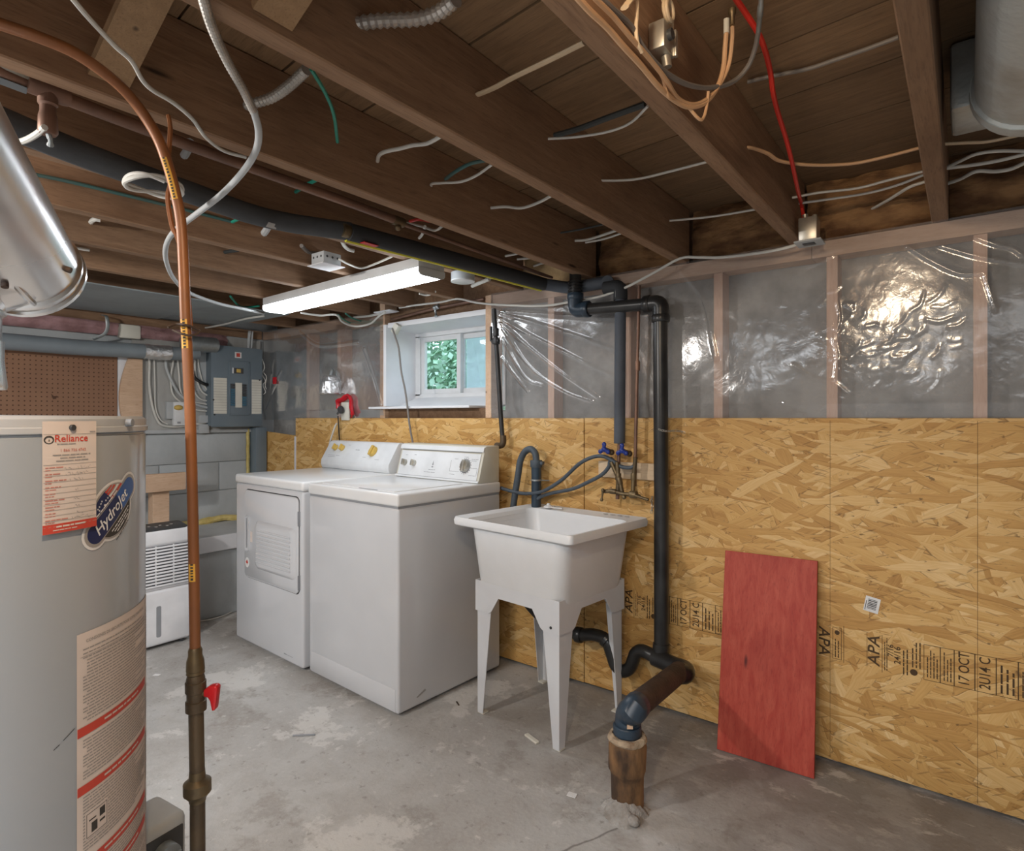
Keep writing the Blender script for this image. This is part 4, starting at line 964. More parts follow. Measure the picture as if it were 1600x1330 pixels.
# ---- laundry standpipe with the washer hose hooked in
SPX = [(-1.62, 2.3, 1.02), (-1.62, 2.3, 0.798)]
sp = thing('standpipe', 'dark standpipe with grey collar behind the laundry tub, washer hose hooked into it', 'drain pipe', (SPX[0][0], 2.30, .5))
b = B(); rod(b, (SPX[0][0], 2.30, .35), (SPX[0][0], 2.30, SPX[0][2]), .0235, 18); link('pipe_body', b, ABSB, sp)
b = B(); collar(b, (SPX[0][0], 2.30, SPX[0][2]-.008), (0, 0, 1), .029, .034); box(b, (SPX[0][0]+.02, 2.29, SPX[0][2]-.012), (SPX[0][0]+.042, 2.31, SPX[0][2]+.004), bev=.003); link('collar', b, HOSE, sp)
b = B(); collar(b, (SPX[0][0], 2.30, SPX[0][2]-.085), (0, 0, 1), .0265, .008); rod(b, (SPX[0][0]+.025, 2.30, SPX[0][2]-.085), (SPX[0][0]+.055, 2.33, SPX[0][2]-.087), .003, 8); link('hose_clip', b, GALV, sp)
pipe('washer_drain_hose', 'dark grey washer drain hose arching into the standpipe', 'hose', [(-1.754, 2.29, 0.772), (-1.738, 2.29, 0.866), (-1.719, 2.29, 0.961), (-1.707, 2.29, 1.023), (-1.68, 2.29, 1.067), (-1.646, 2.29, 1.081), (-1.62, 2.29, 1.063), (-1.613, 2.29, 1.027), (-1.613, 2.29, 0.997)], .016, HOSE, 5, 12)
pipe('water_hose', 'upper slate rubber hose looping from the washer to the right tap', 'hose', [(-1.818, 2.28, 0.886), (-1.79, 2.28, 0.879), (-1.692, 2.28, 0.868), (-1.598, 2.28, 0.878), (-1.533, 2.28, 0.904), (-1.456, 2.28, 0.953), (-1.372, 2.28, 1.024), (-1.306, 2.28, 1.056), (-1.252, 2.28, 1.063), (-1.206, 2.28, 1.046), (-1.167, 2.28, 1.023), (-1.122, 2.28, 1.02), (-1.098, 2.28, 1.032)], .0085, HOSE, 5, 10)
pipe('water_hose', 'lower slate rubber hose running from the standpipe to the left tap', 'hose', [(-1.62, 2.29, 0.842), (-1.569, 2.29, 0.867), (-1.512, 2.29, 0.884), (-1.411, 2.29, 0.909), (-1.335, 2.29, 0.943), (-1.264, 2.29, 0.981), (-1.23, 2.29, 1.016), (-1.224, 2.29, 1.039), (-1.211, 2.29, 1.056)], .0085, HOSE, 5, 10)

# ---- supply pipes and faucet
FX = [p[0] for p in [(-1.183, 2.3, 1.101), (-1.105, 2.3, 1.103)]]
fp = thing('insulated_supply_pipe', 'supply pipe in grey foam sleeve dropping to the laundry taps', 'pipe', (FX[0], 2.30, 1.1))
b = B(); tube(b, rounded([(FX[0]+.005, 2.30, 1.765), (FX[0], 2.30, 1.12)], .02), .024, 16, 1); link('foam_sleeve', b, FOAMB, fp)
b = B(); tube(b, rounded([(FX[0]-.07, 2.30, 1.795), (FX[0]+.005, 2.30, 1.795), (FX[0]+.005, 2.30, 1.735)], .03), .030, 16, 1); link('foam_elbow', b, FOAMD, fp)
b = B(); box(b, (FX[0]-.006, 2.272, 1.745), (FX[0]+.008, 2.274, 1.79)); link('sleeve_label', b, GREYW, fp)
b = B(); tube(b, [(FX[0], 2.30, 1.13), (FX[0]-.004, 2.30, 1.05), (FX[0]-.01, 2.30, .88)], .0085, 10, 3); link('copper_tail', b, COPO, fp)
cp = thing('copper_supply_pipe', 'thin brown copper supply pipe right of the grey foam sleeve', 'pipe', (FX[1], 2.30, 1.1))
b = B(); tube(b, [(-1.091, 2.3, 1.787), (-1.096, 2.3, 1.588), (-1.102, 2.3, 1.373), (-1.108, 2.3, 1.103), (-1.111, 2.3, 0.941)], .0075, 10, 2); link('copper_tube', b, COPO, cp)
b = B(); collar(b, [(-1.099, 2.3, 1.448)][0], (0, 0, 1), .011, .04); link('coupling', b, COPO, cp)
fa = thing('laundry_faucet', 'old brass laundry faucet with two blue tap handles above the tub', 'faucet', (FX[0], 2.28, .9))
hp = [(-1.235, 2.265, 1.095), (-1.15, 2.265, 1.092)]
for nm_, c in zip('ab', hp):
    c = Vector(c); b = B()
    for q in range(3): a = PI/2+q*2*PI/3; ball(b, c+Vector((math.cos(a)*.021, -.006, math.sin(a)*.021)), .0105, 2, (1, .7, 1)); rod(b, c+Vector((0, -.006, 0)), c+Vector((math.cos(a)*.02, -.006, math.sin(a)*.02)), .008, 8)
    ball(b, c+Vector((0, -.006, 0)), .013, 2, (1, .8, 1)); link('tap_handle', b, BLUEV, fa)
    b = B(); rod(b, c, c+Vector((.014, .022, -.012)), .0055, 10); rod(b, c+Vector((.004, .006, -.004)), c+Vector((.014, .026, -.012)), .011, 12); ball(b, c+Vector((.016, .03, -.014)), .014, 2); link('tap_valve', b, BRASS, fa)
fb = [(-1.247, 2.265, 0.912), (-1.195, 2.265, 0.916), (-1.144, 2.265, 0.909), (-1.1, 2.265, 0.91), (-1.071, 2.265, 0.904)]
b = B(); tube(b, fb, .0085, 12, 4); collar(b, fb[1], Vector(fb[2])-Vector(fb[0]), .0115, .03); collar(b, fb[3], Vector(fb[3])-Vector(fb[2]), .016, .03); link('faucet_body', b, BRASS, fa)
for pts in ([(-1.209, 2.275, 1.04), (-1.188, 2.275, 0.998), (-1.17, 2.275, 0.961), (-1.158, 2.275, 0.913)], [(-1.182, 2.275, 1.042), (-1.176, 2.275, 0.979), (-1.179, 2.275, 0.916)], [(-1.098, 2.28, 1.064), (-1.107, 2.28, 0.983), (-1.11, 2.28, 0.916)]):
    b = B(); tube(b, pts, .0095, 10, 3); collar(b, pts[-2], Vector(pts[-1])-Vector(pts[-2]), .0125, .03); link('riser_tube', b, BRASS, fa)
b = B(); sp_ = [(-1.077, 2.23, 0.913), (-1.054, 2.23, 0.907), (-1.018, 2.23, 0.899)]; tube(b, sp_, .006, 10, 3); link('spout', b, BRASS, fa)
b = B(); l_ = [(-1.236, 2.25, 0.92), (-1.239, 2.25, 0.895), (-1.242, 2.25, 0.878)]; tube(b, l_, [.005, .004, .006], 8, 3); ball(b, l_[0], .008); ball(b, l_[2], .0075); link('lever', b, BRASS, fa)
b = B(); ball(b, [(-1.136, 2.25, 0.898)][0], .010); link('spray_boss', b, BRASS, fa)
b = B(); bx = [(-1.31, 2.362, 1.036), (-1.009, 2.362, 0.961)]; box(b, (bx[0][0], YW-.019, bx[1][2]+.004), (bx[1][0]+.02, YW-.0005, bx[0][2]), bev=.0015, seg=1)
mesh_thing('backing_block', 'short pale pine block screwed to the strand board behind the faucet', 'wood block', b, PALE)
# chain round the vertical drain pipe, chain end hanging by the tub
def chain(name, label, pts, r=.0045):
    t = thing(name, label, 'chain', pts[0]); P = resample(smooth_pts(pts, 6), r*2.6)
    for i in range(len(P)-1):
        a, c = P[i], P[i+1]; d_ = (c-a).normalized(); s_ = d_.orthogonal() if i % 2 else d_.cross(d_.orthogonal()); s_.normalize()
        m_ = (a+c)/2; Q = [m_+d_*r*1.9*math.cos(q*PI/4)+s_*r*math.sin(q*PI/4) for q in range(9)]
        b = B(); tube(b, Q, r*.27, 5, 1); link('chain_link', b, TIN, t, smooth=None)
chain('strap_chain', 'small chain strapping the black drain pipe to the strand board', [(-0.983, 2.25, 1.184), (-0.967, 2.25, 1.179), (-0.94, 2.25, 1.177)]+[(-0.936, 2.3, 1.178), (-0.912, 2.3, 1.176), (-0.891, 2.3, 1.169)])
chain('hanging_chain', 'short chain end hanging on the strand board just right of the tub rim', [(-1.056, 2.352, 0.896), (-1.059, 2.352, 0.874), (-1.056, 2.352, 0.853), (-1.062, 2.352, 0.823)])

# ---- black gas pipe right of the window
gp = thing('dryer_gas_pipe', 'dark iron gas pipe with shut-off cock between the window and the plastic film', 'pipe', [(-1.81, 2.28, 1.098)][0])
P = [(-1.879, 2.3, 1.776), (-1.87, 2.3, 1.656), (-1.858, 2.3, 1.527), (-1.842, 2.3, 1.319), (-1.829, 2.3, 1.17), (-1.821, 2.3, 1.113)]
b = B(); tube(b, P, .0115, 12, 3); link('iron_pipe', b, IRON, gp)
b = B(); a = Vector(P[-1]); tube(b, [a+Vector((0, 0, .03)), a+Vector((0, 0, -.004)), a+Vector((-.012, .0, -.02)), a+Vector((-.05, .01, -.022))], .016, 12, 4); link('pipe_elbow', b, BRIRON, gp)
c = Vector([(-1.858, 2.29, 1.612)][0]); b = B(); collar(b, c, (0, 0, 1), .019, .03); collar(b, c+Vector((0, 0, .045)), (0, 0, 1), .015, .04); rod(b, c+Vector((-.022, -.004, .0)), c+Vector((.022, -.004, 0)), .009, 10); box(b, c+Vector((-.032, -.012, 0)), c+Vector((-.022, .0, .075)), bev=.003); link('gas_cock', b, IRON, gp)

# ---- copper gas line in the foreground
gl = thing('gas_line', 'orange copper gas tube with red-handled valve and iron drop beside the water heater', 'gas pipe', (-1.16, .53, 0))
GP = [(-1.226, 0.2525, 1.86), (-1.212, 0.2985, 1.857), (-1.204, 0.3491, 1.851), (-1.209, 0.4083, 1.832), (-1.222, 0.449, 1.81), (-1.215, 0.4793, 1.763), (-1.209, 0.4962, 1.713), (-1.197, 0.5059, 1.655), (-1.189, 0.5118, 1.6), (-1.185, 0.5148, 1.515), (-1.182, 0.517, 1.417), (-1.176, 0.5215, 1.27), (-1.173, 0.5245, 1.124), (-1.17, 0.5267, 0.9527), (-1.168, 0.5282, 0.7878)]
GP0 = [Vector(GP[0])+(Vector(GP[0])-Vector(GP[1]))*3] + GP
b = B(); tube(b, GP0, .0098, 14, 5); link('copper_tube', b, COPJ, gl)
x, y = GP[-1][0], GP[-1][1]
GB = [(-1.168, 0.5282, 0.7878), (-1.166, 0.5297, 0.7328), (-1.164, 0.5312, 0.5618), (-1.163, 0.5319, 0.403), (-1.162, 0.5327, 0.1953)]
def gpt(drop): return Vector(GB[0]).lerp(Vector(GB[3]), drop/.3848)   # drop = metres below the end of the copper tube
def seg_(prof, nm_, m_):                                     # profile given as (metres down the drop, radius)
    b = B(); p0, p1 = gpt(prof[0][0]), gpt(prof[-1][0]); L = (p1-p0).length
    lathe(b, [(r_, L*(q-prof[0][0])/(prof[-1][0]-prof[0][0])) for q, r_ in prof], 20, axis(p0, p1-p0)); return link(nm_, b, m_, gl, smooth=30)
seg_([(-0.0037, .0105), (0.0012, .0125), (0.011, .0125), (0.0208, .0155), (0.0391, .0165), (0.0403, .0155), (0.0452, .0165), (0.0489, .013)], 'flare_nut', BRASS)
seg_([(0.0476, .0145), (0.055, .0165), (0.0599, .0165), (0.0611, .0185), (0.0794, .0185), (0.0806, .016), (0.0965, .016), (0.0977, .0185), (0.1161, .0185), (0.1185, .015)], 'valve_body', BRIRON)
seg_([(0.1161, .0128), (0.1234, .0134), (0.2504, .0134), (0.2541, .0134)], 'iron_pipe', BRIRON)
seg_([(0.2309, .0138), (0.2407, .0145), (0.2455, .015), (0.2492, .020), (0.2529, .0245), (0.2724, .0245), (0.2773, .020), (0.2834, .0155), (0.2895, .0145)], 'pipe_union', BRASS)
b = B(); rod(b, gpt(0.2871), (GB[3][0], GB[3][1], .02), .0134, 18); link('iron_pipe', b, BRIRON, gl)
hv = gpt(0.0831); rv = Vector((.7934, .6088, 0))
b = B(); Mh = Matrix((( .7934, 0, -.6088, hv.x), (.6088, 0, .7934, hv.y), (0, 1, 0, hv.z), (0, 0, 0, 1)))
prism(b, [(.018, .008), (.028, .015), (.040, .017), (.045, .013), (.043, -.005), (.040, -.030), (.034, -.032), (.030, -.012), (.026, -.006), (.018, -.004)], -.008, .008, Mh, bev=.0025); link('valve_handle', b, REDV, gl)
b = B(); rod(b, hv, hv+rv*.024, .007, 12); link('valve_stem', b, BRASS, gl)
def gas_label(i0, i1, rows, nm_='warning_sleeve_label'):
    P = smooth_pts(GP, 5)[i0:i1]; b = B(); up = Vector((0, 0, 1)); o_ = []
    for i, p in enumerate(P):
        t = (P[min(i+1, len(P)-1)]-P[max(i-1, 0)]).normalized(); view = (Vector((0, 0, 1.23))-p); view -= t*view.dot(t); view.normalize(); s_ = t.cross(view)
        row = []
        for q in range(5): a = math.radians(-12+rows*q/4); row.append(p+(view*math.cos(a)+s_*math.sin(a))*.0102)
        o_.append([b.verts.new(c) for c in row])
    for a, c in zip(o_, o_[1:]):
        for q in range(4): b.faces.new((a[q], a[q+1], c[q+1], c[q]))
    lb = link(nm_, b, YEL, gl, smooth=80)
    b = B(); r = random.Random(3)
    for i in range(0, len(P)-1):
        t = (P[i+1]-P[i]).normalized(); view = (Vector((0, 0, 1.23))-P[i]); view -= t*view.dot(t); view.normalize(); s_ = t.cross(view); L = (P[i+1]-P[i]).length; x = 0
        while x < L-.003:
            w_ = r.uniform(.0025, .0045); a0, a1 = math.radians(rows*.12), math.radians(rows*.5)
            c = [P[i]+t*(x+dx)+(view*math.cos(a_)+s_*math.sin(a_))*.0105 for dx, a_ in ((0, a0), (w_, a0), (w_, a1), (0, a1))]; b.faces.new([b.verts.new(q) for q in c]); x += w_+r.uniform(.0015, .003)
    link('label_print', b, BLKI, lb, smooth=None)
gas_label(29, 37, 60)
gas_label(50, 53, 70); gas_label(65, 67, 70)
tt = Vector([(-1.182, 0.517, 1.399)][0])
b = B(); tube(b, [(-1.177, 0.483, 1.398), (-1.186, 0.5014, 1.407), (-1.167, 0.5102, 1.405), (-1.169, 0.5274, 1.402), (-1.171, 0.5381, 1.396), (-1.162, 0.5198, 1.386), (-1.166, 0.5042, 1.387), (-1.191, 0.4977, 1.396)], .0022, 6, 4)
mesh_thing('tie_wire', 'rusty tie wire wrapped round the orange copper gas tube', 'wire', b, RUST)
b = B(); tube(b, [(-1.219, 0.5014, 1.813), (-1.216, 0.5036, 1.788), (-1.218, 0.5021, 1.739), (-1.216, 0.5036, 1.696), (-1.22, 0.5006, 1.653), (-1.214, 0.5051, 1.603), (-1.206, 0.5111, 1.576), (-1.203, 0.5262, 1.52), (-1.197, 0.5307, 1.458), (-1.194, 0.533, 1.408)], [.004,.0045,.004,.003,.0045,.0045,.003,.003,.003,.003], 6, 4)
mesh_thing('peeled_jacket_strip', 'peeling strip of orange jacket hanging along the copper gas tube', 'strip', b, COPJ)

# ---- insulated pipes under the joists
ip = thing('insulated_ceiling_pipe', 'fat grey foam-insulated pipe running under the joists to the back wall', 'pipe', (-1.6, 1.0, 1.85))
IP = [(-1.585, 0.286, 1.85), (-1.655, 0.506, 1.85), (-1.696, 0.758, 1.85), (-1.724, 1.002, 1.85), (-1.626, 1.236, 1.85)]
b = B(); tube(b, IP, .030, 18, 3); link('grey_sleeve', b, FOAM, ip)
IP2 = [(-1.618, 1.223, 1.845), (-1.581, 1.655, 1.845), (-1.541, 2.249, 1.845)]
b = B(); tube(b, IP2, .029, 18, 3); link('dark_sleeve', b, FOAMD, ip)
b = B(); P = [Vector(p)+Vector((-.017, 0, -.0245)) for p in smooth_pts(IP2, 6)]; tube(b, P, .0075, 6, 1); link('yellow_edge_tape', b, YELT, ip)
b = B(); c = Vector(IP2[0]); collar(b, c, Vector(IP2[1])-c, .022, .05); link('pipe_joint', b, BRASS, ip)
b = B(); c = smooth_pts(IP2, 6)[1]+Vector((.012, .0, -.029)); box(b, (-.012, -.03, -.001), (.012, .03, .001), M=Matrix.Translation(c)); link('red_sticker', b, REDT, ip)
b = B(); c = smooth_pts(IP, 3)[9]+Vector((.018, 0, -.0245)); box(b, (-.009, -.016, -.001), (.009, .016, .001), M=Matrix.Translation(c) @ Matrix.Rotation(math.radians(-40), 4, 'Y')); link('pipe_sticker', b, SILV, ip)
b = B(); e = Vector(IP2[-1]); tube(b, rounded([e, e+Vector((.10, .07, -.02)), e+Vector((.28, .10, -.01)), (XH+.14, 2.325, 1.83)], .04), .027, 14, 1); link('wall_sleeve', b, FOAMB, ip)
cpp = thing('copper_ceiling_pipe', 'thin brown copper pipe with tee running right of the fat insulated pipe', 'pipe', (-1.48, 1.0, 1.88))
CP = [(-1.429, 0.267, 1.885), (-1.46, 0.359, 1.885), (-1.483, 0.663, 1.885), (-1.49, 1.109, 1.885), (-1.5, 1.312, 1.885)]
b = B(); tube(b, CP, .0135, 12, 2); link('copper_tube', b, COPO, cpp)
b = B(); tube(b, [(-1.509, 1.362, 1.885), (-1.521, 1.736, 1.885), (-1.537, 2.308, 1.885)], .0075, 10, 2); link('copper_tube', b, COPO, cpp)
b = B(); c = Vector([(-1.503, 1.334, 1.885)][0]); collar(b, c, Vector(CP[-1])-Vector(CP[-2]), .016, .05); ball(b, c+Vector((0, 0, -.02)), .012); link('stop_valve', b, BRASS, cpp)
b = B(); c = Vector([(-1.453, 0.373, 1.885)][0]); collar(b, c, Vector(CP[2])-Vector(CP[1]), .020, .07); rod(b, c, c+Vector((0, 0, -.085)), .013, 14, [(.017, 0), (.017, .03), (.0135, .034), (.0135, .045), (.016, .055), (.017, .085), (.014, .090)]); link('capped_tee', b, COPO, cpp)
b = B(); tube(b, [c+Vector((.002, 0, -.088)), c+Vector((.0, .004, -.1)), c+Vector((-.008, .006, -.108))], [.005, .004, .006], 8, 3); link('drip_cap', b, GALV, cpp)
b = B(); tube(b, [(-1.423, 0.266, 1.9), (-1.437, 0.315, 1.9), (-1.455, 0.36, 1.9)], .0165, 12, 2); link('wide_tube', b, GALVD, cpp)
pipe('grey_rod', 'short grey square rod beside the tee at the upper left joist', 'rod', [(-1.448, 0.271, 1.87), (-1.454, 0.339, 1.87)], .009, GDUCT, 1, 4)
pipe('white_tubing', 'white plastic tubing curling behind the flue below the capped tee', 'tube', [(-1.57, 0.344, 1.8), (-1.532, 0.356, 1.8), (-1.479, 0.362, 1.8), (-1.434, 0.363, 1.8)], .006, WHC, 5, 8)
hb = thing('hose_bib_pipe', 'small copper pipe with stop valve crossing above the window', 'pipe', [(-2.352, 2.36, 1.855)][0])
b = B(); tube(b, [(-2.726, 2.37, 1.819), (-2.57, 2.37, 1.83), (-2.402, 2.37, 1.841), (-2.263, 2.37, 1.846), (-2.001, 2.37, 1.853)], .0085, 10, 2); link('copper_tube', b, COPO, hb)
b = B(); c = Vector([(-2.352, 2.36, 1.844)][0]); ball(b, c, .016); collar(b, c+Vector((.02, 0, .004)), (1, 0, .2), .014, .02); tube(b, [c, c+Vector((.004, 0, -.03)), c+Vector((.012, -.005, -.05))], [.008, .006, .009], 8, 3); link('stop_valve', b, GALV, hb)

# ================================================================== ELECTRICAL
def cable(name, label, pts, r, m, n=5, seg=8, cat='cable', group=None, flat=1.0):
    b = B(); tube(b, pts, r, seg, n, None, flat); return mesh_thing(name, label, cat, b, m, group)
# ---- strip light
sl = thing('strip_light', 'lit white fluorescent strip light under the joists above the dryer', 'light', (-2.35, 1.75, 1.86))
A1, A2 = Vector((-1.712, 1.702, 0)), Vector((-2.978, 1.765, 0)); dA = (A2-A1).normalized(); LL = (A2-A1).length
Ml = Matrix.Translation((A1.x, A1.y, 0)) @ Matrix(((dA.x, -dA.y, 0, 0), (dA.y, dA.x, 0, 0), (0, 0, 1, 0), (0, 0, 0, 1)))
b = B(); box(b, (.004, -.070, 1.828), (LL-.004, .070, 1.869), bev=.003, M=Ml); link('housing', b, WPLAS, sl)
b = B()
sec = [(-.068, 1.830), (-.068, 1.812), (-.062, 1.803), (-.05, 1.799), (.05, 1.799), (.062, 1.803), (.068, 1.812), (.068, 1.830)]
loft(b, [[Ml @ Vector((x, y, z)) for y, z in sec] for x in (.006, LL-.006)], True, True); link('diffuser', b, GLOW, sl, smooth=30)
for x0, x1 in ((0, .006), (LL-.006, LL)):
    b = B(); loft(b, [[Ml @ Vector((x, y*1.03, z-.001*(z < 1.82))) for y, z in sec] for x in (x0, x1)], True, True); link('end_cap', b, WPLAS, sl, smooth=None)
# bare bulb in a porcelain holder (just above the camera's view)
bu = thing('bulb_holder', 'porcelain bulb holder between the joists', 'light', (-.30, .10, 1.97))
b = B(); lathe(b, [(.055, 2.06), (.055, 2.05), (.03, 2.02), (.022, 1.985), (.020, 1.985), (.02, 2.06)], 24, Matrix.Translation((-.30, .10, 0))); link('porcelain_base', b, CREAM, bu)
b = B(); box(b, (-.475, .06, 2.06), (-.09, .14, 2.08)); link('mounting_board', b, PINE, bu)
# ---- electrical panel
ep = thing('electrical_panel', 'blue-grey electrical breaker panel mounted on the left wall', 'electrical panel', (-4.12, 2.127, 1.445))
y0, y1, z0, z1, xf = 1.943, 2.311, 1.168, 1.728, -4.068
b = B(); box(b, (XL+.017, y0+.01, z0+.008), (xf, y1-.01, z1-.008)); link('enclosure', b, EPAN, ep)
b = B(); box(b, (xf, y0, z0), (xf+.004, y1, z1), bev=.0015); link('cover', b, EPAN, ep)
fy0, fz = (lambda u: y0+(y1-y0)*u), (lambda t: z0+(z1-z0)*t)
def pbox(u0, u1, t0, t1, x0, x1, bev=0):
    b = B(); box(b, (xf+x0, fy0(u0), fz(t0)), (xf+x1, fy0(u1), fz(t1)), bev=bev); return b
dr2 = link('panel_door', pbox(.32, .74, .14, .83, .004, .010, .002), EPAN, ep)
b = B()
for a in ((.335, .35, .155, .815), (.71, .725, .155, .815), (.335, .725, .155, .163), (.335, .725, .807, .815)):
    box(b, (xf+.010, fy0(a[0]), fz(a[2])), (xf+.0125, fy0(a[1]), fz(a[3])))
link('door_rib', b, EPAN, dr2)
m_ = link('main_breaker', pbox(.41, .60, .665, .735, .010, .015), CHAR, dr2); link('breaker_toggle', pbox(.46, .54, .677, .722, .015, .022, .002), GOLD, m_); link('breaker_plate', pbox(.385, .425, .665, .735, .010, .0145), WPLAS, m_)
link('breaker_strip', pbox(.44, .57, .24, .55, .010, .016), CREAM, dr2)
for i in range(9):
    t = .26+.031*i; m1 = BRK if i < 7 else CHAR
    link('breaker', pbox(.355, .435, t, t+.026, .010, .018, .001), m1, dr2)
    link('breaker', pbox(.575, .66, t, t+.026, .010, .018, .001), BRK if i < 4 else CHAR, dr2)
for u0, u1 in ((.045, .29), (.78, .98)):
    c_ = link('circuit_chart', pbox(u0, u1, .16, .60, .004, .0052), CREAM, ep); b = B()
    for i in range(13): t = .165+.033*i; box(b, (xf+.0052, fy0(u0), fz(t)), (xf+.0055, fy0(u1), fz(t+.003)))
    link('chart_lines', b, GINK, c_)
sq = link('square_sticker', pbox(.445, .575, .862, .935, .004, .005), WHI, ep); link('red_mark', pbox(.475, .545, .875, .922, .005, .0055), REDI, sq)
b = B()
for u, t in ((.06, .15), (.94, .60), (.5, .60), (.04, .33)): rod(b, (xf+.004, fy0(u), fz(t)), (xf+.008, fy0(u), fz(t)), .006, 10)
link('cover_screw', b, CHAR, ep)
b = B(); tube(b, [(-4.13, 2.24, 1.715), (-4.13, 2.243, 1.78), (-4.12, 2.245, 1.86)], .010, 8, 3, None, .5); tube(b, [(-4.13, 2.262, 1.715), (-4.13, 2.265, 1.78), (-4.125, 2.268, 1.86)], .008, 8, 3, None, .5)
mesh_thing('panel_top_cables', 'two flat grey cables rising from the top of the electrical panel', 'cable', b, GREYW)
b = B(); tube(b, [(-4.08, 2.318, 1.66), (-4.075, 2.335, 1.60), (-4.09, 2.322, 1.55), (-4.08, 2.345, 1.50), (-4.08, 2.325, 1.47), (-4.08, 2.345, 1.42), (-4.09, 2.33, 1.40)], .0035, 6, 4); tube(b, [(-4.08, 2.33, 1.56), (-4.075, 2.35, 1.53), (-4.085, 2.345, 1.47), (-4.08, 2.352, 1.44)], .003, 6, 4)
mesh_thing('twisted_wires', 'twisted white wires hanging at the right side of the electrical panel', 'wire', b, WHC)
b = B(); box(b, (-4.0, 2.354, 1.475), (-3.955, 2.3585, 1.525), bev=.001); mesh_thing('red_tape_patch', 'square red tape patch on the film right of the electrical panel', 'tape', b, REDT)
# wall cables into the panel
def wy(y, z): return (XL+.022, y, z)
ci = [
      'outermost white cable looping low from the foil joint to the panel',
      'thin white cable just inside the outermost loop left of the panel',
      'thick white cable sweeping from the duct elbow to the panel',
      'white cable bowing left before entering the lower panel side',
      'white cable dropping straight behind the copper tube to the panel',
      'white cable right of the copper tube entering the upper panel side',
      'inner white cable nearest the panel side',
      'short white cable curving behind the copper tube to the panel']
P_ = [[(-4.15, 1.558, 1.608), (-4.15, 1.592, 1.603), (-4.15, 1.592, 1.447), (-4.15, 1.607, 1.325), (-4.15, 1.637, 1.222), (-4.15, 1.675, 1.18), (-4.15, 1.754, 1.171), (-4.15, 1.856, 1.182), (-4.15, 1.963, 1.199)],
      [(-4.15, 1.622, 1.605), (-4.15, 1.626, 1.449), (-4.15, 1.629, 1.304), (-4.15, 1.656, 1.222), (-4.15, 1.703, 1.188)],
      [(-4.145, 1.689, 1.618), (-4.145, 1.693, 1.556), (-4.145, 1.724, 1.474), (-4.145, 1.772, 1.391), (-4.145, 1.837, 1.338), (-4.145, 1.904, 1.313), (-4.145, 1.973, 1.296)],
      [(-4.15, 1.742, 1.657), (-4.15, 1.734, 1.58), (-4.15, 1.722, 1.495), (-4.15, 1.734, 1.39), (-4.15, 1.794, 1.328), (-4.15, 1.877, 1.286), (-4.15, 1.976, 1.274)],
      [(-4.15, 1.762, 1.633), (-4.15, 1.774, 1.519), (-4.15, 1.782, 1.413), (-4.15, 1.823, 1.35), (-4.15, 1.976, 1.319)],
      [(-4.145, 1.867, 1.771), (-4.145, 1.871, 1.633), (-4.145, 1.879, 1.525), (-4.145, 1.913, 1.418), (-4.145, 1.973, 1.376)],
      [(-4.15, 1.89, 1.7), (-4.15, 1.903, 1.57), (-4.15, 1.932, 1.463), (-4.15, 1.976, 1.398)],
      [(-4.15, 1.856, 1.502), (-4.15, 1.873, 1.408), (-4.15, 1.915, 1.357), (-4.15, 1.976, 1.345)]]
for lb, pts, r_ in zip(ci, P_, (.0075, .0045, .009, .006, .006, .006, .0055, .006)): cable('panel_cable', lb, pts, r_, WHC if r_ < .009 else GREYW, group=None)
cable('panel_cable', 'thick black service cable bending into the left side of the panel', [(-4.13, 1.847, 1.544), (-4.13, 1.864, 1.502), (-4.13, 1.902, 1.474), (-4.13, 1.94, 1.458), (-4.13, 1.975, 1.459)], .011, ABS)
ob = thing('surge_plug', 'white plug-in box with yellow plug on the wall left of the panel', 'plug', [(-4.16, 1.766, 1.285)][0])
c = [(-4.16, 1.73, 1.336), (-4.16, 1.819, 1.178)]; b = B(); box(b, (XL+.017, c[0][1], c[1][2]), (XL+.06, c[1][1], c[0][2]), bev=.008); link('plug_body', b, WPLAS, ob)
c = [(-4.12, 1.722, 1.318), (-4.12, 1.79, 1.277)]; b = B(); ball(b, ((XL+.062), (c[0][1]+c[1][1])/2, (c[0][2]+c[1][2])/2), .026, 2, (.7, 1.1, .7)); link('yellow_plug', b, GOLD, ob)
c = [(-4.12, 1.75, 1.205), (-4.12, 1.77, 1.192)]; b = B(); box(b, (XL+.060, c[0][1], c[1][2]), (XL+.0615, c[1][1], c[0][2])); link('indicator', b, GREYINK, ob)
c = [(-4.16, 1.691, 1.335), (-4.16, 1.73, 1.222)]; b = B(); box(b, (XL+.016, c[0][1], c[1][2]), (XL+.045, c[1][1]+.01, c[0][2]), bev=.004); mesh_thing('outlet_box', 'grey outlet box behind the white plug-in box', 'electrical box', b, GREYW)
for k2, lb in enumerate(('upper small white box left of the panel bottom', 'lower small white box left of the panel bottom')):
    c = ([(-4.15, 1.898, 1.247), (-4.15, 1.963, 1.195)], [(-4.15, 1.898, 1.186), (-4.15, 1.963, 1.124)])[k2]
    b = B(); box(b, (XL+.016, c[0][1], c[1][2]), (XL+.05, c[1][1], c[0][2]), bev=.003); mesh_thing('junction_box', lb, 'electrical box', b, GREYW)
c = [(-4.16, 1.894, 1.688), (-4.16, 1.963, 1.411)]; b = B(); box(b, (XL+.016, c[0][1], c[1][2]), (XL+.024, c[1][1], c[0][2])); mesh_thing('white_wall_plate', 'tall pale plate on the wall just left of the panel', 'plate', b, GREYW)

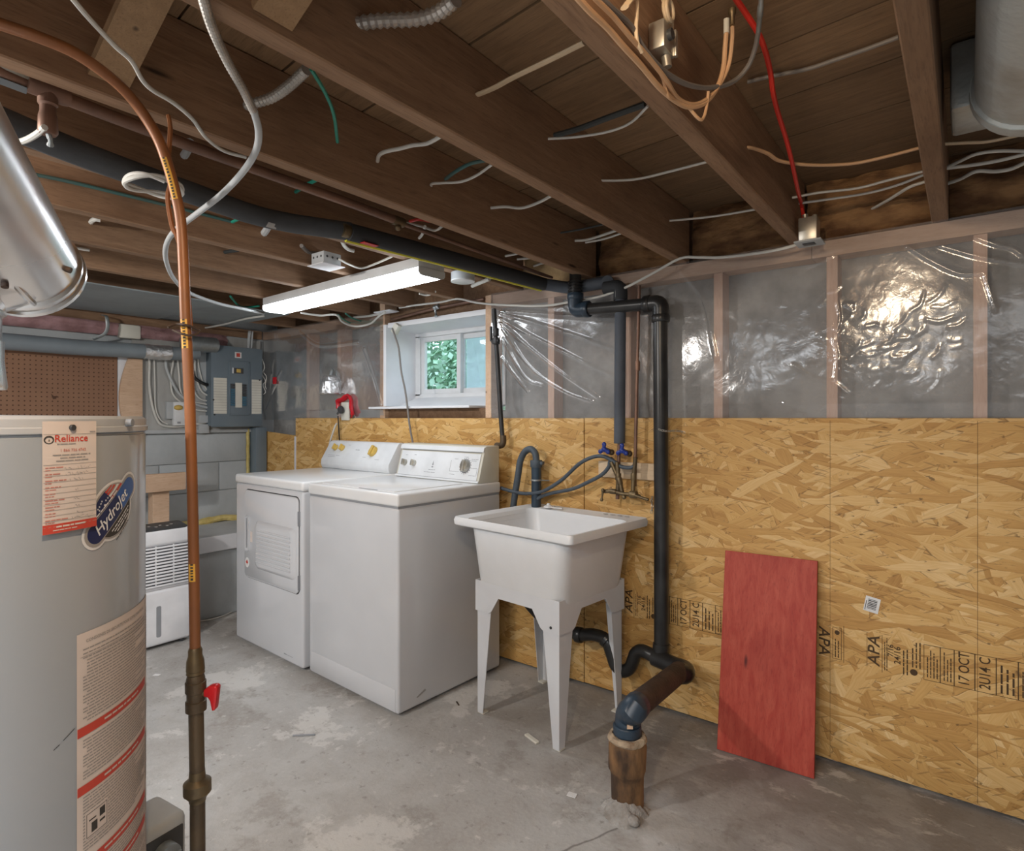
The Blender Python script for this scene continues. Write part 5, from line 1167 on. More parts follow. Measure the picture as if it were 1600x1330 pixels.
# ---- pegboard and scraps on the left wall
pg = thing('pegboard', 'brown pegboard on the left wall behind the water heater', 'pegboard', (-4.16, .8, 1.3))
b = B(); box(b, (-4.168, .15, 1.0), (-4.160, 1.415, 1.66)); link('board', b, PEG, pg, smooth=None)
b = B(); yy = .20
while yy < 1.40:
    zz = 1.02
    while zz < 1.655:
        v4 = [b.verts.new((-4.1594, yy+.0042*math.cos(q*PI/3), zz+.0042*math.sin(q*PI/3))) for q in range(6)]; b.faces.new(v4); zz += .0254
    yy += .0254
link('peg_holes', b, PEGH, pg, smooth=None, kind='stuff')
c = [(-4.158, 1.095, 1.351)][0]; b = B(); poly(b, [(-.014, .018), (.0, .004), (.018, .006), (.010, -.012), (-.004, -.014)]); b.transform(Matrix.Translation(c) @ Matrix(((0, 0, 1, 0), (1, 0, 0, 0), (0, 1, 0, 0), (0, 0, 0, 1)))); link('torn_patch', b, PEGH, pg)
b = B(); box(b, (-4.175, 1.418, 1.0), (-4.155, 1.475, 1.68)); mesh_thing('white_batten', 'white painted upright batten at the right edge of the pegboard', 'board', b, WPAINT)
c = [(-4.14, 1.464, 1.6), (-4.14, 1.547, 1.234)]; b = B()
zc0, zc1, ya, yb = 1.10, c[0][2], c[0][1]-.045, c[1][1]
prism(b, [(yb, zc0), (yb, zc1)] + [(yb-(yb-ya)*(.55+.45*math.sin(PI*(k/12)*.92+.15)) if k < 12 else yb-.06, zc1-(zc1-zc0)*k/12) for k in range(13)], -4.150, -4.132, PY); mesh_thing('curved_wood_offcut', 'tan curved wood offcut standing between pegboard and panel cables', 'wood offcut', b, PINE)
# ---- grey duct along the left wall
du = thing('wall_duct', 'long grey round duct hung along the top of the left wall', 'duct', (-4.08, 1.0, 1.65))
DP = [(-4.085, 0.482, 1.612), (-4.085, 0.841, 1.639), (-4.085, 1.154, 1.638), (-4.085, 1.534, 1.647)]
b = B(); tube(b, DP, .046, 24, 2); link('duct_length', b, GDUCT, du)
b = B(); e = Vector(DP[-1]); tube(b, [e, e+Vector((0, .06, .0)), e+Vector((0, .155, .002))], .047, 20, 3)
for v_ in b.verts: v_.co += noise.noise_vector(v_.co*45)*.004
link('foil_joint', b, FOIL, du)
b = B(); tube(b, [e+Vector((0, .15, 0)), e+Vector((.0, .25, .006)), e+Vector((0, .33, .02))], .044, 20, 3); link('duct_length', b, GDUCT, du)
b = B(); e2 = Vector([(-4.06, 1.816, 1.716)][0]); tube(b, [e2+Vector((0, -.06, 0)), e2+Vector((0, .03, .004)), e2+Vector((-.02, .16, .01))], .052, 20, 3); link('galvanised_end', b, GALV, du)
b = B(); c = Vector([(-4.03, 1.314, 1.808)][0]); tube(b, [c+Vector((-.06, 0, .035)), c+Vector((.004, .0, .02)), c+Vector((.012, .004, -.04)), c+Vector((.0, -.01, -.085)), c+Vector((-.05, -.05, -.115))], .010, 8, 5, None, .35); link('strap_hanger', b, GALV, du)
c = [(-4.12, 1.412, 1.811), (-4.12, 1.536, 1.722)]; b = B(); box(b, (XL+.02, c[0][1], c[1][2]), (-4.12, c[1][1], c[0][2]), bev=.012); mesh_thing('pale_cover_box', 'pale square cover box above the grey wall duct', 'box', b, CREAM)
b = B(); box(b, (-4.10, .2, 1.862), (-3.27, 1.62, 1.868)); box(b, (-3.88, 1.621, 1.862), (-3.30, 2.05, 1.868)); mesh_thing('sheet_metal_pan', 'grey-blue sheet metal pan nailed under the far left joists', 'duct', b, PANM, smooth=None)

# ---- timber frame, dehumidifier
tf = thing('timber_frame', 'rough pine rail on a short post standing on the ledge behind the dehumidifier', 'wood frame', (-3.9, 1.4, .5))
c = [(-3.88, 1.736, 0.89), (-3.88, 1.736, 0.781)]; b = B(); box(b, (-3.918, .55, c[1][2]), (-3.88, 1.70, c[0][2]), bev=.003); link('rail', b, PINE, tf, smooth=None)
c2 = [(-3.9, 1.524, 0.699), (-3.9, 1.619, 0.688)]; b = B(); box(b, (-3.99, c2[0][1], .502), (-3.92, c2[1][1], c[1][2]+.02), bev=.003); link('post', b, PINE, tf, smooth=None)
dh = thing('dehumidifier', 'white upright dehumidifier with slatted front and dark control strip', 'dehumidifier', (-3.50, 1.33, 0))
y0, y1, x0, x1, zt = 1.165, 1.520, -3.640, -3.408, .634
b = B(); box(b, (x0, y0, .018), (x1, y1, .31), bev=.016, seg=3); link('water_bucket', b, DEHU, dh)
b = B(); box(b, (x0, y0, .312), (x1-.012, y1, .55), bev=.004); box(b, (x0, y0, .545), (x1, y1, zt), bev=.02, seg=3); body = link('body', b, DEHU, dh)
b = B(); box(b, (x1-.012, y0+.006, .325), (x1-.0105, y1-.006, .545)); link('grille_back', b, CHAR, body)
for i in range(13):
    z = .328+i*.0170; b = B(); box(b, (x1-.012, y0, z), (x1+.001, y1, z+.0095), bev=.002, seg=1); link('grille_slat', b, DEHU, body)
b = B()
for u in (.25, .5, .75): box(b, (x1-.010, y0+(y1-y0)*u-.003, .325), (x1-.004, y0+(y1-y0)*u+.003, .545))
link('grille_rib', b, DEHU, body)
Mc = Matrix.Translation((x1-.068, 0, zt)) @ Matrix.Rotation(math.radians(9), 4, 'Y')
b = B(); prism(b, rr_pts(.125, y1-y0-.02, .02, 4, 0, (y0+y1)/2), -.004, .009, Mc, bev=.002); cs = link('control_strip', b, CHAR, body)
b = B(); box(b, (-.03, y0+.06, .009), (-.01, y0+.10, .0096), M=Mc)
for i in range(5): lathe(b, [(.008, 0), (.008, .0006)], 12, Mc @ Matrix.Translation((-.01+.02*(i % 2), y0+.17+.028*i, .009)))
link('control_marks', b, GINK, cs)
b = B(); prism(b, rr_pts(.024, .165, .008, 4), -.004, .001, Matrix(((0, 0, 1, x1), (1, 0, 0, 1.354), (0, 1, 0, .145), (0, 0, 0, 1)))); link('level_window', b, GREYINK, dh)
b = B()
for yy in (y0+.04, y1-.04):
    for xx in (x0+.04, x1-.03): rod(b, (xx-.012, yy, .012), (xx+.012, yy, .012), .012, 12)
link('castor', b, CHAR, dh)
b = B(); tube(b, [(-3.683, 1.647, 0.006), (-3.637, 1.739, 0.006), (-3.651, 1.832, 0.006), (-3.696, 1.937, 0.006), (-3.67, 2.021, 0.006)], .0045, 8, 5); link('power_cord', b, WHC, dh)

# ---- things on the back wall, left part
fv = thing('foil_vent', 'crumpled foil cup hanging on the plastic film left of the window', 'foil', [(-3.283, 2.33, 1.45)][0])
c = Vector([(-3.248, 2.31, 1.44)][0]); b = B(); lathe(b, [(.030, .062), (.045, .05), (.058, .02), (.066, -.02), (.069, -.052), (.060, -.056)], 22, Matrix.Translation(c))
for v_ in b.verts: v_.co += noise.noise_vector(v_.co*55)*.009
link('foil_cup', b, FOIL, fv, smooth=None)
b = B(); tube(b, [(-3.297, 2.345, 1.485), (-3.283, 2.345, 1.526), (-3.263, 2.345, 1.546), (-3.235, 2.345, 1.524), (-3.222, 2.345, 1.482)], .012, 8, 4, None, .4); link('hanging_strip', b, GALV, fv)
b = B(); prism(b, [(p[0], p[2]) for p in [(-3.242, 2.34, 1.549), (-3.202, 2.34, 1.522), (-3.175, 2.34, 1.447), (-3.182, 2.34, 1.427), (-3.222, 2.34, 1.465)]], -2.346, -2.342, Matrix.Rotation(PI/2, 4, 'X')); link('plastic_scrap', b, FILM, fv)
ou = thing('wall_outlet', 'white outlet with dark plug in front of red tape above the dryer', 'outlet', [(-3.149, 2.35, 1.271)][0])
c = [(-3.182, 2.345, 1.329), (-3.116, 2.345, 1.214)]; b = B(); box(b, (c[0][0], 2.345, c[1][2]), (c[1][0]+.01, 2.358, c[0][2]), bev=.003); link('outlet_plate', b, CREAM, ou)
c = Vector([(-3.161, 2.325, 1.283)][0]); b = B(); lathe(b, [(.020, 0), (.026, .006), (.024, .02), (.012, .026)], 16, axis(c+Vector((0, .014, 0)), (0, -1, -.15))); rod(b, c, c+Vector((-.02, -.01, -.03)), .007, 8); link('dark_plug', b, CHAR, ou)
b = B(); tube(b, [(-3.225, 2.352, 1.292), (-3.225, 2.352, 1.333), (-3.171, 2.352, 1.349), (-3.119, 2.352, 1.372), (-3.093, 2.352, 1.347), (-3.086, 2.352, 1.299), (-3.074, 2.352, 1.258), (-3.086, 2.352, 1.234)], [.012, .018, .018, .019, .022, .022, .020, .012], 8, 4, None, .5)
for v_ in b.verts: v_.co += noise.noise_vector(v_.co*60)*.004
mesh_thing('red_tape', 'crumpled red sheathing tape stuck round the outlet', 'tape', b, REDT)
cable('black_cable', 'thin black cable dropping from the outlet to the dryer console', [(-3.208, 2.34, 1.242), (-3.202, 2.34, 1.181), (-3.195, 2.34, 1.119), (-3.188, 2.34, 1.062)], .004, ABS, 4)
cable('grey_cable', 'grey cable hanging in front of the window reveal to the washer', [(-2.64, 2.3, 1.749), (-2.618, 2.3, 1.703), (-2.585, 2.3, 1.627), (-2.564, 2.3, 1.497), (-2.531, 2.3, 1.387), (-2.51, 2.3, 1.277), (-2.494, 2.3, 1.187), (-2.468, 2.3, 1.086)], .0055, GRC, 5)
b = B(); box(b, (-.02, -.015, -.03), (.02, .015, .03), bev=.004, M=Matrix.Translation([(-2.652, 2.34, 1.752)][0]) @ Matrix.Rotation(math.radians(35), 4, 'Y')); mesh_thing('cord_connector', 'cream cord connector at the upper left corner of the window', 'connector', b, CREAM)
c = [(-2.725, 2.33, 1.856)][0]; b = B(); box(b, (c[0]-.07, c[1]-.04, c[2]-.004), (c[0]+.075, c[1]+.03, c[2]+.004), bev=.002); mesh_thing('cover_plate', 'pale blue cover plate on top of the stud left of the window', 'plate', b, WPAINT)

# ---- red board leaning on the wall
rb = [(-0.733, 2.201, 0), (-0.41, 2.219, 0)]; rt_ = [(-0.747, 2.34, 0.71), (-0.422, 2.34, 0.716)]
q0, q1, q2, q3 = Vector(rb[0]), Vector(rb[1]), Vector(rt_[1]), Vector(rt_[0])
b = B(); nrm_ = (q1-q0).cross(q3-q0).normalized(); nrm_ = -nrm_ if nrm_.y > 0 else nrm_
off_ = -nrm_*.016; v8 = [b.verts.new(p) for p in (q0, q1, q2, q3)] + [b.verts.new(p+off_) for p in (q0, q1, q2, q3)]
for f_ in ((0, 1, 2, 3), (7, 6, 5, 4), (0, 4, 5, 1), (1, 5, 6, 2), (2, 6, 7, 3), (3, 7, 4, 0)): b.faces.new([v8[i] for i in f_])
bmesh.ops.recalc_face_normals(b, faces=b.faces[:]); bmesh.ops.bevel(b, geom=b.edges[:], offset=.001, segments=1, affect='EDGES')
mn = min(v_.co.z for v_ in b.verts)
for v_ in b.verts: v_.co.z -= mn
mesh_thing('red_board', 'red stained plywood board leaning against the strand board wall', 'board', b, REDP)
# ---- round duct at the top right
rd = thing('round_duct', 'old galvanised round duct between joists at the top right', 'duct', (.12, 1.0, 1.93))
DC, DR_ = (.118, 1.945), .105
b = B(); rod(b, (DC[0], -1.5, DC[1]), (DC[0], 1.65, DC[1]), DR_, 32, [(DR_, 0), (DR_, 3.135), (DR_+.006, 3.140), (DR_+.006, 3.15)])
link('duct_length', b, GALVD, rd, smooth=30)
b = B(); rod(b, (DC[0], 1.64, DC[1]), (DC[0], 1.72, DC[1]), DR_, 32, [(DR_+.008, 0), (DR_+.009, .03), (DR_+.004, .05), (DR_*.5, .08)]); link('end_collar', b, GALVD, rd)
b = B(); box(b, (-.03, 1.69, 1.935), (.335, 1.86, 2.09), bev=.01); link('square_boot', b, GALVD, rd)
b = B(); box(b, (DC[0]+.01, -.5, DC[1]-DR_-.001), (DC[0]+.013, 1.55, DC[1]-DR_+.004)); link('lap_seam', b, DARK, rd)

# ---- boxes on the joists
def metal_box(name, label, c, s, cover=None):
    t = thing(name, label, 'electrical box', c); c = Vector(c); b = B()
    box(b, c-Vector(s)/2, c+Vector(s)/2, bev=.003); bd = link('box_body', b, GREYW, t)
    b = B()
    for q in ((-.3, .5), (.3, .5), (0, .55)): rod(b, c+Vector((q[0]*s[0], -s[1]/2-.0008, s[2]*.1)), c+Vector((q[0]*s[0], -s[1]/2, s[2]*.1)), .005, 8); rod(b, c+Vector((s[0]/2, q[0]*s[1], s[2]*.1)), c+Vector((s[0]/2+.0008, q[0]*s[1], s[2]*.1)), .005, 8)
    link('knockout', b, CHAR, bd)
    if cover:
        b = B(); box(b, (c.x-s[0]/2-.012, c.y-s[1]/2-.012, c.z-s[2]/2-.004), (c.x+s[0]/2+.012, c.y+s[1]/2+.012, c.z-s[2]/2), bev=.0015); link('cover_plate', b, WPAINT, t)
    return t
jb = [(-2.101, 1.482, 1.875)][0]
metal_box('junction_box', 'square grey metal box hanging from a joist left of the strip light', (jb[0]-.01, jb[1], 1.885), (.085, .085, .05), True)
pb = thing('pancake_box', 'round white ceiling box beside the right end of the strip light', 'electrical box', [(-1.759, 1.936, 1.85)][0])
c = [(-1.759, 1.936, 1.85)][0]; b = B(); lathe(b, [(.052, 1.868), (.052, 1.834), (.049, 1.830)], 28, Matrix.Translation((c[0], c[1], 0))); link('box_ring', b, GREYW, pb)
b = B(); lathe(b, [(.053, 1.834), (.053, 1.829), (.046, 1.827)], 28, Matrix.Translation((c[0], c[1], 0))); link('cover_disc', b, WPLAS, pb)
rbx = thing('red_cable_box', 'metal receptacle box on the joist end fed by the red cable', 'electrical box', (-.43, 2.25, 1.88))
c = Vector([(-0.432, 2.25, 1.883)][0]); c.x = max(c.x, -.446); b = B(); box(b, c+Vector((-.028, -.03, -.045)), c+Vector((.03, .03, .035)), bev=.003); link('box_body', b, TIN, rbx)
b = B(); box(b, c+Vector((-.04, -.045, -.052)), c+Vector((.045, .04, -.046)), bev=.002); cvp = link('cover_plate', b, GREYW, rbx)
b = B(); box(b, c+Vector((-.018, -.02, -.0530)), c+Vector((.020, .015, -.0518)), bev=.0003); link('receptacle_face', b, CHAR, cvp)
b = B(); rod(b, c+Vector((-.01, 0, .03)), c+Vector((-.012, -.002, .052)), .010, 10); rod(b, c+Vector((.018, 0, .03)), c+Vector((.018, 0, .045)), .008, 10); link('cable_clamp', b, TIN, rbx)
sb = thing('switch_box', 'small tin box with coiled cream cable on the joist side, top of the photo', 'electrical box', [(-0.455, 1.062, 1.942)][0])
c = Vector([(-0.458, 1.063, 1.94)][0]); b = B(); box(b, c+Vector((-.016, -.026, -.022)), c+Vector((.016, .026, .030)), bev=.003); link('box_body', b, TIN, sb)
b = B(); rod(b, c+Vector((.016, -.006, .006)), c+Vector((.024, -.006, .006)), .010, 14); link('round_switch', b, CHAR, sb)
b = B(); rod(b, c+Vector((.004, .01, -.022)), c+Vector((.006, .012, -.042)), .009, 10); box(b, c+Vector((.014, .02, -.02)), c+Vector((.020, .03, .03)), bev=.001); link('cable_clamp', b, TIN, sb)
b = B(); k2 = c+Vector((.010, -.006, .052)); Q = [k2+Vector((.008*math.sin(q*.1), .016*math.cos(q*.7), .018*math.sin(q*.7))) for q in range(22)]
tube(b, [c+Vector((.0, -.02, .115)), c+Vector((.004, -.015, .09))]+Q+[c+Vector((.012, .016, .065)), c+Vector((.010, .024, .03))], .0042, 8, 3); link('coiled_cable', b, BEIC, sb)

# ---- flexible conduit and cables among the joists
def conduit(name, label, pts, r, m=CONDUIT):
    b = B(); tube(b, pts, r, 12, 8, r*.5); return mesh_thing(name, label, 'conduit', b, m, smooth=15)
lf = thing('lamp_feed', 'ribbed conduit and grey cable hanging down to the strip light', 'cable', [(-1.138, 0.638, 1.83)][0])
b = B(); tube(b, [(-0.882, 0.406, 1.855), (-0.951, 0.455, 1.853), (-1.018, 0.514, 1.85), (-1.075, 0.573, 1.845), (-1.127, 0.623, 1.84)], .0085, 12, 8, .0045); link('ribbed_sleeve', b, CONDUIT, lf, smooth=15)
b = B(); tube(b, [(-1.121, 0.619, 1.84), (-1.175, 0.66, 1.83), (-1.243, 0.692, 1.82), (-1.35, 0.72, 1.81), (-1.514, 0.748, 1.8), (-1.687, 0.754, 1.78), (-1.789, 0.751, 1.76), (-1.925, 0.785, 1.75), (-2.122, 0.867, 1.75), (-2.399, 1.007, 1.76), (-2.655, 1.174, 1.77), (-2.878, 1.407, 1.785), (-2.979, 1.589, 1.795), (-3.057, 1.746, 1.802)], .0075, 10, 6); link('grey_cable', b, GREYW, lf)
conduit('flexible_conduit', 'short ribbed conduit stub between the second and third joists at upper left', [(-1.339, 0.72, 1.96), (-1.306, 0.727, 1.96), (-1.254, 0.737, 1.96), (-1.181, 0.734, 1.96), (-1.091, 0.721, 1.96)], .012)
conduit('flexible_conduit', 'fat ribbed conduit curving off the top edge of the photo', [(-0.938, 0.714, 1.98), (-0.911, 0.718, 1.98), (-0.872, 0.739, 1.98), (-0.821, 0.773, 1.98), (-0.775, 0.786, 1.98), (-0.72, 0.779, 1.98)], .014)
cable('green_wire', 'green wire hanging in a curve below the ribbed conduit stub', [(-1.043, 0.697, 1.93), (-1.095, 0.766, 1.93), (-1.16, 0.835, 1.93), (-1.266, 0.922, 1.93)], .0042, TEALC)
cable('white_cable', 'flat pale cable between the third and fourth joists near the top centre', [(-0.942, 1.053, 1.99), (-0.866, 1.056, 1.99), (-0.806, 1.05, 1.99), (-0.717, 1.046, 1.99), (-0.615, 1.04, 1.99)], .0075, BEIC, flat=.6)
cable('white_cable', 'wavy white cable crossing the bay right of the hanging green wire', [(-1.347, 1.118, 1.97), (-1.314, 1.096, 1.97), (-1.281, 1.091, 1.97), (-1.234, 1.103, 1.97), (-1.192, 1.111, 1.97), (-1.152, 1.127, 1.97), (-1.086, 1.118, 1.97)], .0055, WHC)
cable('white_cable', 'thin white cable with frayed end in the middle of the third bay', [(-1.376, 1.375, 1.97), (-1.345, 1.332, 1.97), (-1.312, 1.345, 1.97), (-1.257, 1.374, 1.97), (-1.185, 1.367, 1.97), (-1.094, 1.334, 1.97)], .0042, WHC)
cable('teal_cable', 'faded teal cable arching above the frayed white cable', [(-1.298, 1.348, 1.98), (-1.233, 1.325, 1.98), (-1.161, 1.311, 1.98), (-1.104, 1.323, 1.98)], .0055, DTEAL)
cable('white_cable', 'short white cable stub with ragged tip at the lower third bay', [(-1.33, 1.61, 1.97), (-1.281, 1.632, 1.97), (-1.244, 1.676, 1.97), (-1.171, 1.67, 1.97), (-1.091, 1.642, 1.97)], .0052, WHC)
cable('white_cable', 'long pale cable crossing the fourth bay at mid height', [(-0.93, 1.643, 1.98), (-0.874, 1.687, 1.98), (-0.811, 1.716, 1.98), (-0.709, 1.722, 1.98), (-0.604, 1.723, 1.98)], .0058, WHC, flat=.6)
cable('dark_cable', 'dark cable tapering across the fourth bay', [(-0.88, 1.334, 1.99), (-0.807, 1.341, 1.99), (-0.72, 1.337, 1.99), (-0.618, 1.335, 1.99)], .0078, DKC)
cable('white_cable', 'thin white wire sagging below the dark cable in the fourth bay', [(-0.892, 1.321, 1.98), (-0.827, 1.358, 1.98), (-0.745, 1.384, 1.98), (-0.677, 1.377, 1.98), (-0.608, 1.329, 1.98)], .0034, WHC)
cable('white_cable', 'flat white cable low in the fourth bay close to the wall', [(-0.896, 2.151, 1.98), (-0.801, 2.188, 1.98), (-0.713, 2.211, 1.98), (-0.599, 2.223, 1.98)], .0065, WHC, flat=.6)
cable('white_cable', 'upper of two short white stubs below the third joist near the wall', [(-1.297, 2.12, 1.97), (-1.241, 2.14, 1.97), (-1.075, 2.1, 1.97)], .0055, WHC)
cable('white_cable', 'lower of two short white stubs below the third joist near the wall', [(-1.275, 2.171, 1.97), (-1.185, 2.173, 1.97), (-1.073, 2.142, 1.97)], .0045, WHC)
cable('dark_cable', 'thin dark cable above the two white stubs near the wall', [(-1.305, 2.024, 1.98), (-1.21, 2.036, 1.98), (-1.109, 2.035, 1.98)], .004, DKC)
cable('white_cable', 'first pale stub under the second joist towards the wall', [(-1.671, 2.128, 1.97), (-1.599, 2.13, 1.97), (-1.518, 2.116, 1.97)], .0055, WHC)
cable('white_cable', 'second pale stub under the second joist towards the wall', [(-1.662, 2.204, 1.97), (-1.585, 2.235, 1.97), (-1.55, 2.262, 1.97)], .005, WHC)
cable('white_cable', 'third pale stub under the second joist nearest the wall', [(-1.674, 2.356, 1.97), (-1.601, 2.337, 1.97), (-1.535, 2.358, 1.97)], .0055, WHC)
cable('green_wire', 'short green wire above the thin copper ceiling pipe', [(-1.696, 1.077, 1.95), (-1.619, 1.064, 1.95), (-1.53, 1.059, 1.95)], .0058, TEALC)
cable('white_cable', 'white stub hanging beside the valve of the thin copper pipe', [(-1.69, 1.608, 1.93), (-1.645, 1.582, 1.93), (-1.571, 1.524, 1.93)], .0055, WHC)
cable('white_cable', 'white cable dipping behind the thin copper pipe valve', [(-1.648, 1.479, 1.95), (-1.624, 1.562, 1.95), (-1.618, 1.624, 1.95), (-1.536, 1.592, 1.95)], .005, WHC)
cable('red_cable', 'short red cable beside the valve on the thin copper ceiling pipe', [(-1.663, 1.534, 1.97), (-1.619, 1.541, 1.97), (-1.602, 1.581, 1.97)], .006, REDC)
# left bays
cable('teal_cable', 'long faded teal cable running along the joist behind the copper gas tube', [(-2.165, 0.521, 1.943), (-2.165, 0.611, 1.949), (-2.165, 0.768, 1.953), (-2.165, 0.947, 1.957), (-2.165, 1.118, 1.959)], .0058, DTEAL)
cable('green_wire', 'bright green wire end past the long faded teal cable', [(-2.141, 1.1, 1.95), (-2.072, 1.1, 1.95), (-2.009, 1.123, 1.95)], .0055, TEALC)
cable('grey_tube', 'grey tube stub poking from a joist hole left of the metal box', [(-2.187, 1.247, 1.95), (-2.116, 1.222, 1.95), (-2.014, 1.18, 1.95)], .013, GREYW)
cable('grey_tube', 'pale tube stub in a joist hole behind the copper gas tube', [(-2.995, 1.416, 1.95), (-3.033, 1.454, 1.95), (-3.095, 1.493, 1.95)], .013, GREYW)
cable('white_tube', 'small white loop of tube in the joist face at the left', [(-2.617, 0.799, 1.95), (-2.553, 0.784, 1.95), (-2.509, 0.782, 1.95), (-2.501, 0.797, 1.95)], .008, WHC)
cable('white_cable', 'white strip lying on a left joist beside the flue', [(-2.889, 0.807, 1.92), (-2.871, 0.833, 1.92), (-2.862, 0.874, 1.92)], .006, WHC)
cable('dark_cable', 'dark stub in a joist hole right of the copper gas tube', [(-2.624, 1.291, 1.95), (-2.554, 1.282, 1.95), (-2.481, 1.3, 1.95)], .008, DKC)
cable('grey_tube', 'pale tube stub hanging behind the brown copper pipe', [(-1.726, 0.751, 1.96), (-1.686, 0.742, 1.96), (-1.63, 0.724, 1.96)], .011, GREYW)
b = B(); c = Vector([(-1.558, 0.608, 1.79)][0]); tube(b, [c+Vector((.060*math.cos(q*PI/8), .060*math.sin(q*PI/8), .006*math.sin(q*.9))) for q in range(33)], .0052, 8, 3); mesh_thing('cable_coil', 'small coil of white cable behind the copper gas tube', 'cable', b, WHC)
cable('white_cable', 'long white wire snaking from the top edge past the copper tube', [(-1.079, 0.305, 1.87), (-1.116, 0.341, 1.87), (-1.162, 0.392, 1.87), (-1.187, 0.426, 1.87), (-1.238, 0.463, 1.87), (-1.262, 0.492, 1.87), (-1.277, 0.534, 1.87), (-1.313, 0.587, 1.87), (-1.377, 0.647, 1.87), (-1.412, 0.706, 1.87), (-1.403, 0.756, 1.87)], .0042, WHC, 5, 8)
cable('white_cable', 'white cable from the metal box to the strip light', [(-2.038, 1.492, 1.88), (-2.073, 1.567, 1.88), (-2.082, 1.641, 1.88), (-1.96, 1.627, 1.88), (-1.804, 1.588, 1.88)], .0045, WHC)
cable('white_tube', 'white tube hook above the square metal box', [(-2, 1.474, 1.95), (-2.064, 1.537, 1.95), (-2.096, 1.584, 1.95), (-2.094, 1.609, 1.95)], .008, WHC)
cable('dark_cable', 'dark cable entering the square metal box from the left', [(-2.114, 1.368, 1.92), (-2.172, 1.439, 1.92), (-2.158, 1.475, 1.92)], .008, GRC)
cable('white_cable', 'white cable hanging in a loop between strip light and window stud', [(-2.968, 1.917, 1.82), (-2.954, 2.032, 1.82), (-2.863, 2.075, 1.82), (-2.939, 2.175, 1.8), (-2.967, 2.289, 1.79), (-2.867, 2.321, 1.8), (-2.702, 2.253, 1.82), (-2.603, 2.216, 1.83)], .006, WHC)
cable('white_cable', 'straight white cable ending at the stud top left of the window', [(-2.998, 2.304, 1.85), (-2.892, 2.327, 1.85), (-2.723, 2.318, 1.85)], .0065, WHC)
cable('green_wire', 'green wires coiled under the strip light near the window', [(-2.951, 2.153, 1.84), (-3.074, 2.289, 1.84), (-3.154, 2.418, 1.84), (-3.049, 2.402, 1.84), (-2.978, 2.274, 1.84), (-2.88, 2.154, 1.84)], .005, TEALC)
cable('green_wire', 'green wire bundle at the left end of the strip light', [(-3.121, 1.594, 1.88), (-3.334, 1.748, 1.88), (-3.353, 1.808, 1.88), (-3.256, 1.832, 1.88)], .006, TEALC)
cable('white_cable', 'white cable running left from the strip light above the panel', [(-3.396, 1.94, 1.85), (-3.57, 1.924, 1.85), (-3.908, 1.952, 1.85), (-4.188, 1.95, 1.85)], .006, WHC)
cable('white_cable', 'white cable stub under the joist right of the strip light', [(-1.873, 2.129, 1.86), (-1.8, 2.1, 1.86), (-1.716, 2.068, 1.86)], .009, WHC)
cable('white_cable', 'small white hook on the joist above the window', [(-2.272, 2.163, 1.88), (-2.261, 2.212, 1.88), (-2.172, 2.18, 1.88)], .006, WHC)
cable('white_cable', 'white cable running along the wall plate above the window and film', [(-2.619, 2.335, 1.871), (-2.479, 2.335, 1.87), (-2.278, 2.335, 1.864), (-2.159, 2.335, 1.867), (-2.023, 2.335, 1.83), (-1.833, 2.335, 1.795), (-1.6, 2.335, 1.765), (-1.439, 2.335, 1.767)]+[(-1.28, 2.29, 1.76), (-1.153, 2.29, 1.783), (-1.026, 2.29, 1.826), (-0.911, 2.29, 1.868), (-0.838, 2.29, 1.861), (-0.739, 2.29, 1.845), (-0.576, 2.29, 1.839), (-0.49, 2.29, 1.845), (-0.465, 2.29, 1.854)], .0055, WHC, 4)
# right-hand bays
for i, (dx_, dz_, r_) in enumerate(((0, 0, .0085), (.012, .012, .007), (.004, .022, .007))):
    pts = [Vector(p)+Vector((dx_, 0, dz_)) for p in [(-0.462, 0.746, 1.86), (-0.462, 0.796, 1.859), (-0.462, 0.854, 1.863), (-0.462, 0.915, 1.861), (-0.462, 0.982, 1.861), (-0.462, 1.06, 1.857)]]
    end = ([Vector(p) for p in [(-0.462, 1.141, 1.865), (-0.453, 1.194, 1.872), (-0.438, 1.242, 1.897), (-0.425, 1.276, 1.938), (-0.415, 1.287, 1.98), (-0.41, 1.284, 2.022), (-0.405, 1.277, 2.051)]],
           [Vector(p) for p in [(-0.458, 1.145, 1.87), (-0.448, 1.206, 1.881), (-0.433, 1.251, 1.91), (-0.42, 1.285, 1.951), (-0.405, 1.294, 1.991), (-0.392, 1.274, 2.031), (-0.385, 1.251, 2.048)]],
           [Vector(p) for p in [(-0.46, 1.101, 1.855), (-0.46, 1.177, 1.877), (-0.445, 1.223, 1.857), (-0.44, 1.24, 1.867), (-0.435, 1.245, 1.897), (-0.43, 1.238, 1.917)]])[i]
    cable('peach_cable', ('first peach cable of the bundle, thick and ending at the paler connector', 'second peach cable of the bundle, rising to the rusty connector', 'thinnest peach cable of the bundle, ending in a bent hook')[i], pts+end, r_*(.75 if i == 2 else 1)*.62, ORC, 5)
b = B(); c = [Vector(p) for p in [(-0.405, 1.277, 2.048), (-0.405, 1.277, 2.065)]]; rod(b, c[0], c[0]+(c[1]-c[0]).normalized()*.03, .0062, 10); mesh_thing('cable_connector', 'pale connector on the end of a peach cable', 'connector', b, CREAM)
b = B(); c = [Vector(p) for p in [(-0.385, 1.251, 2.043), (-0.385, 1.251, 2.061)]]; rod(b, c[0], c[0]+(c[1]-c[0]).normalized()*.034, .0068, 10, [(.005, 0), (.005, .02), (.008, .024), (.008, .034)]); mesh_thing('cable_connector', 'rusty connector on the end of the taller peach cable', 'connector', b, BRASS)
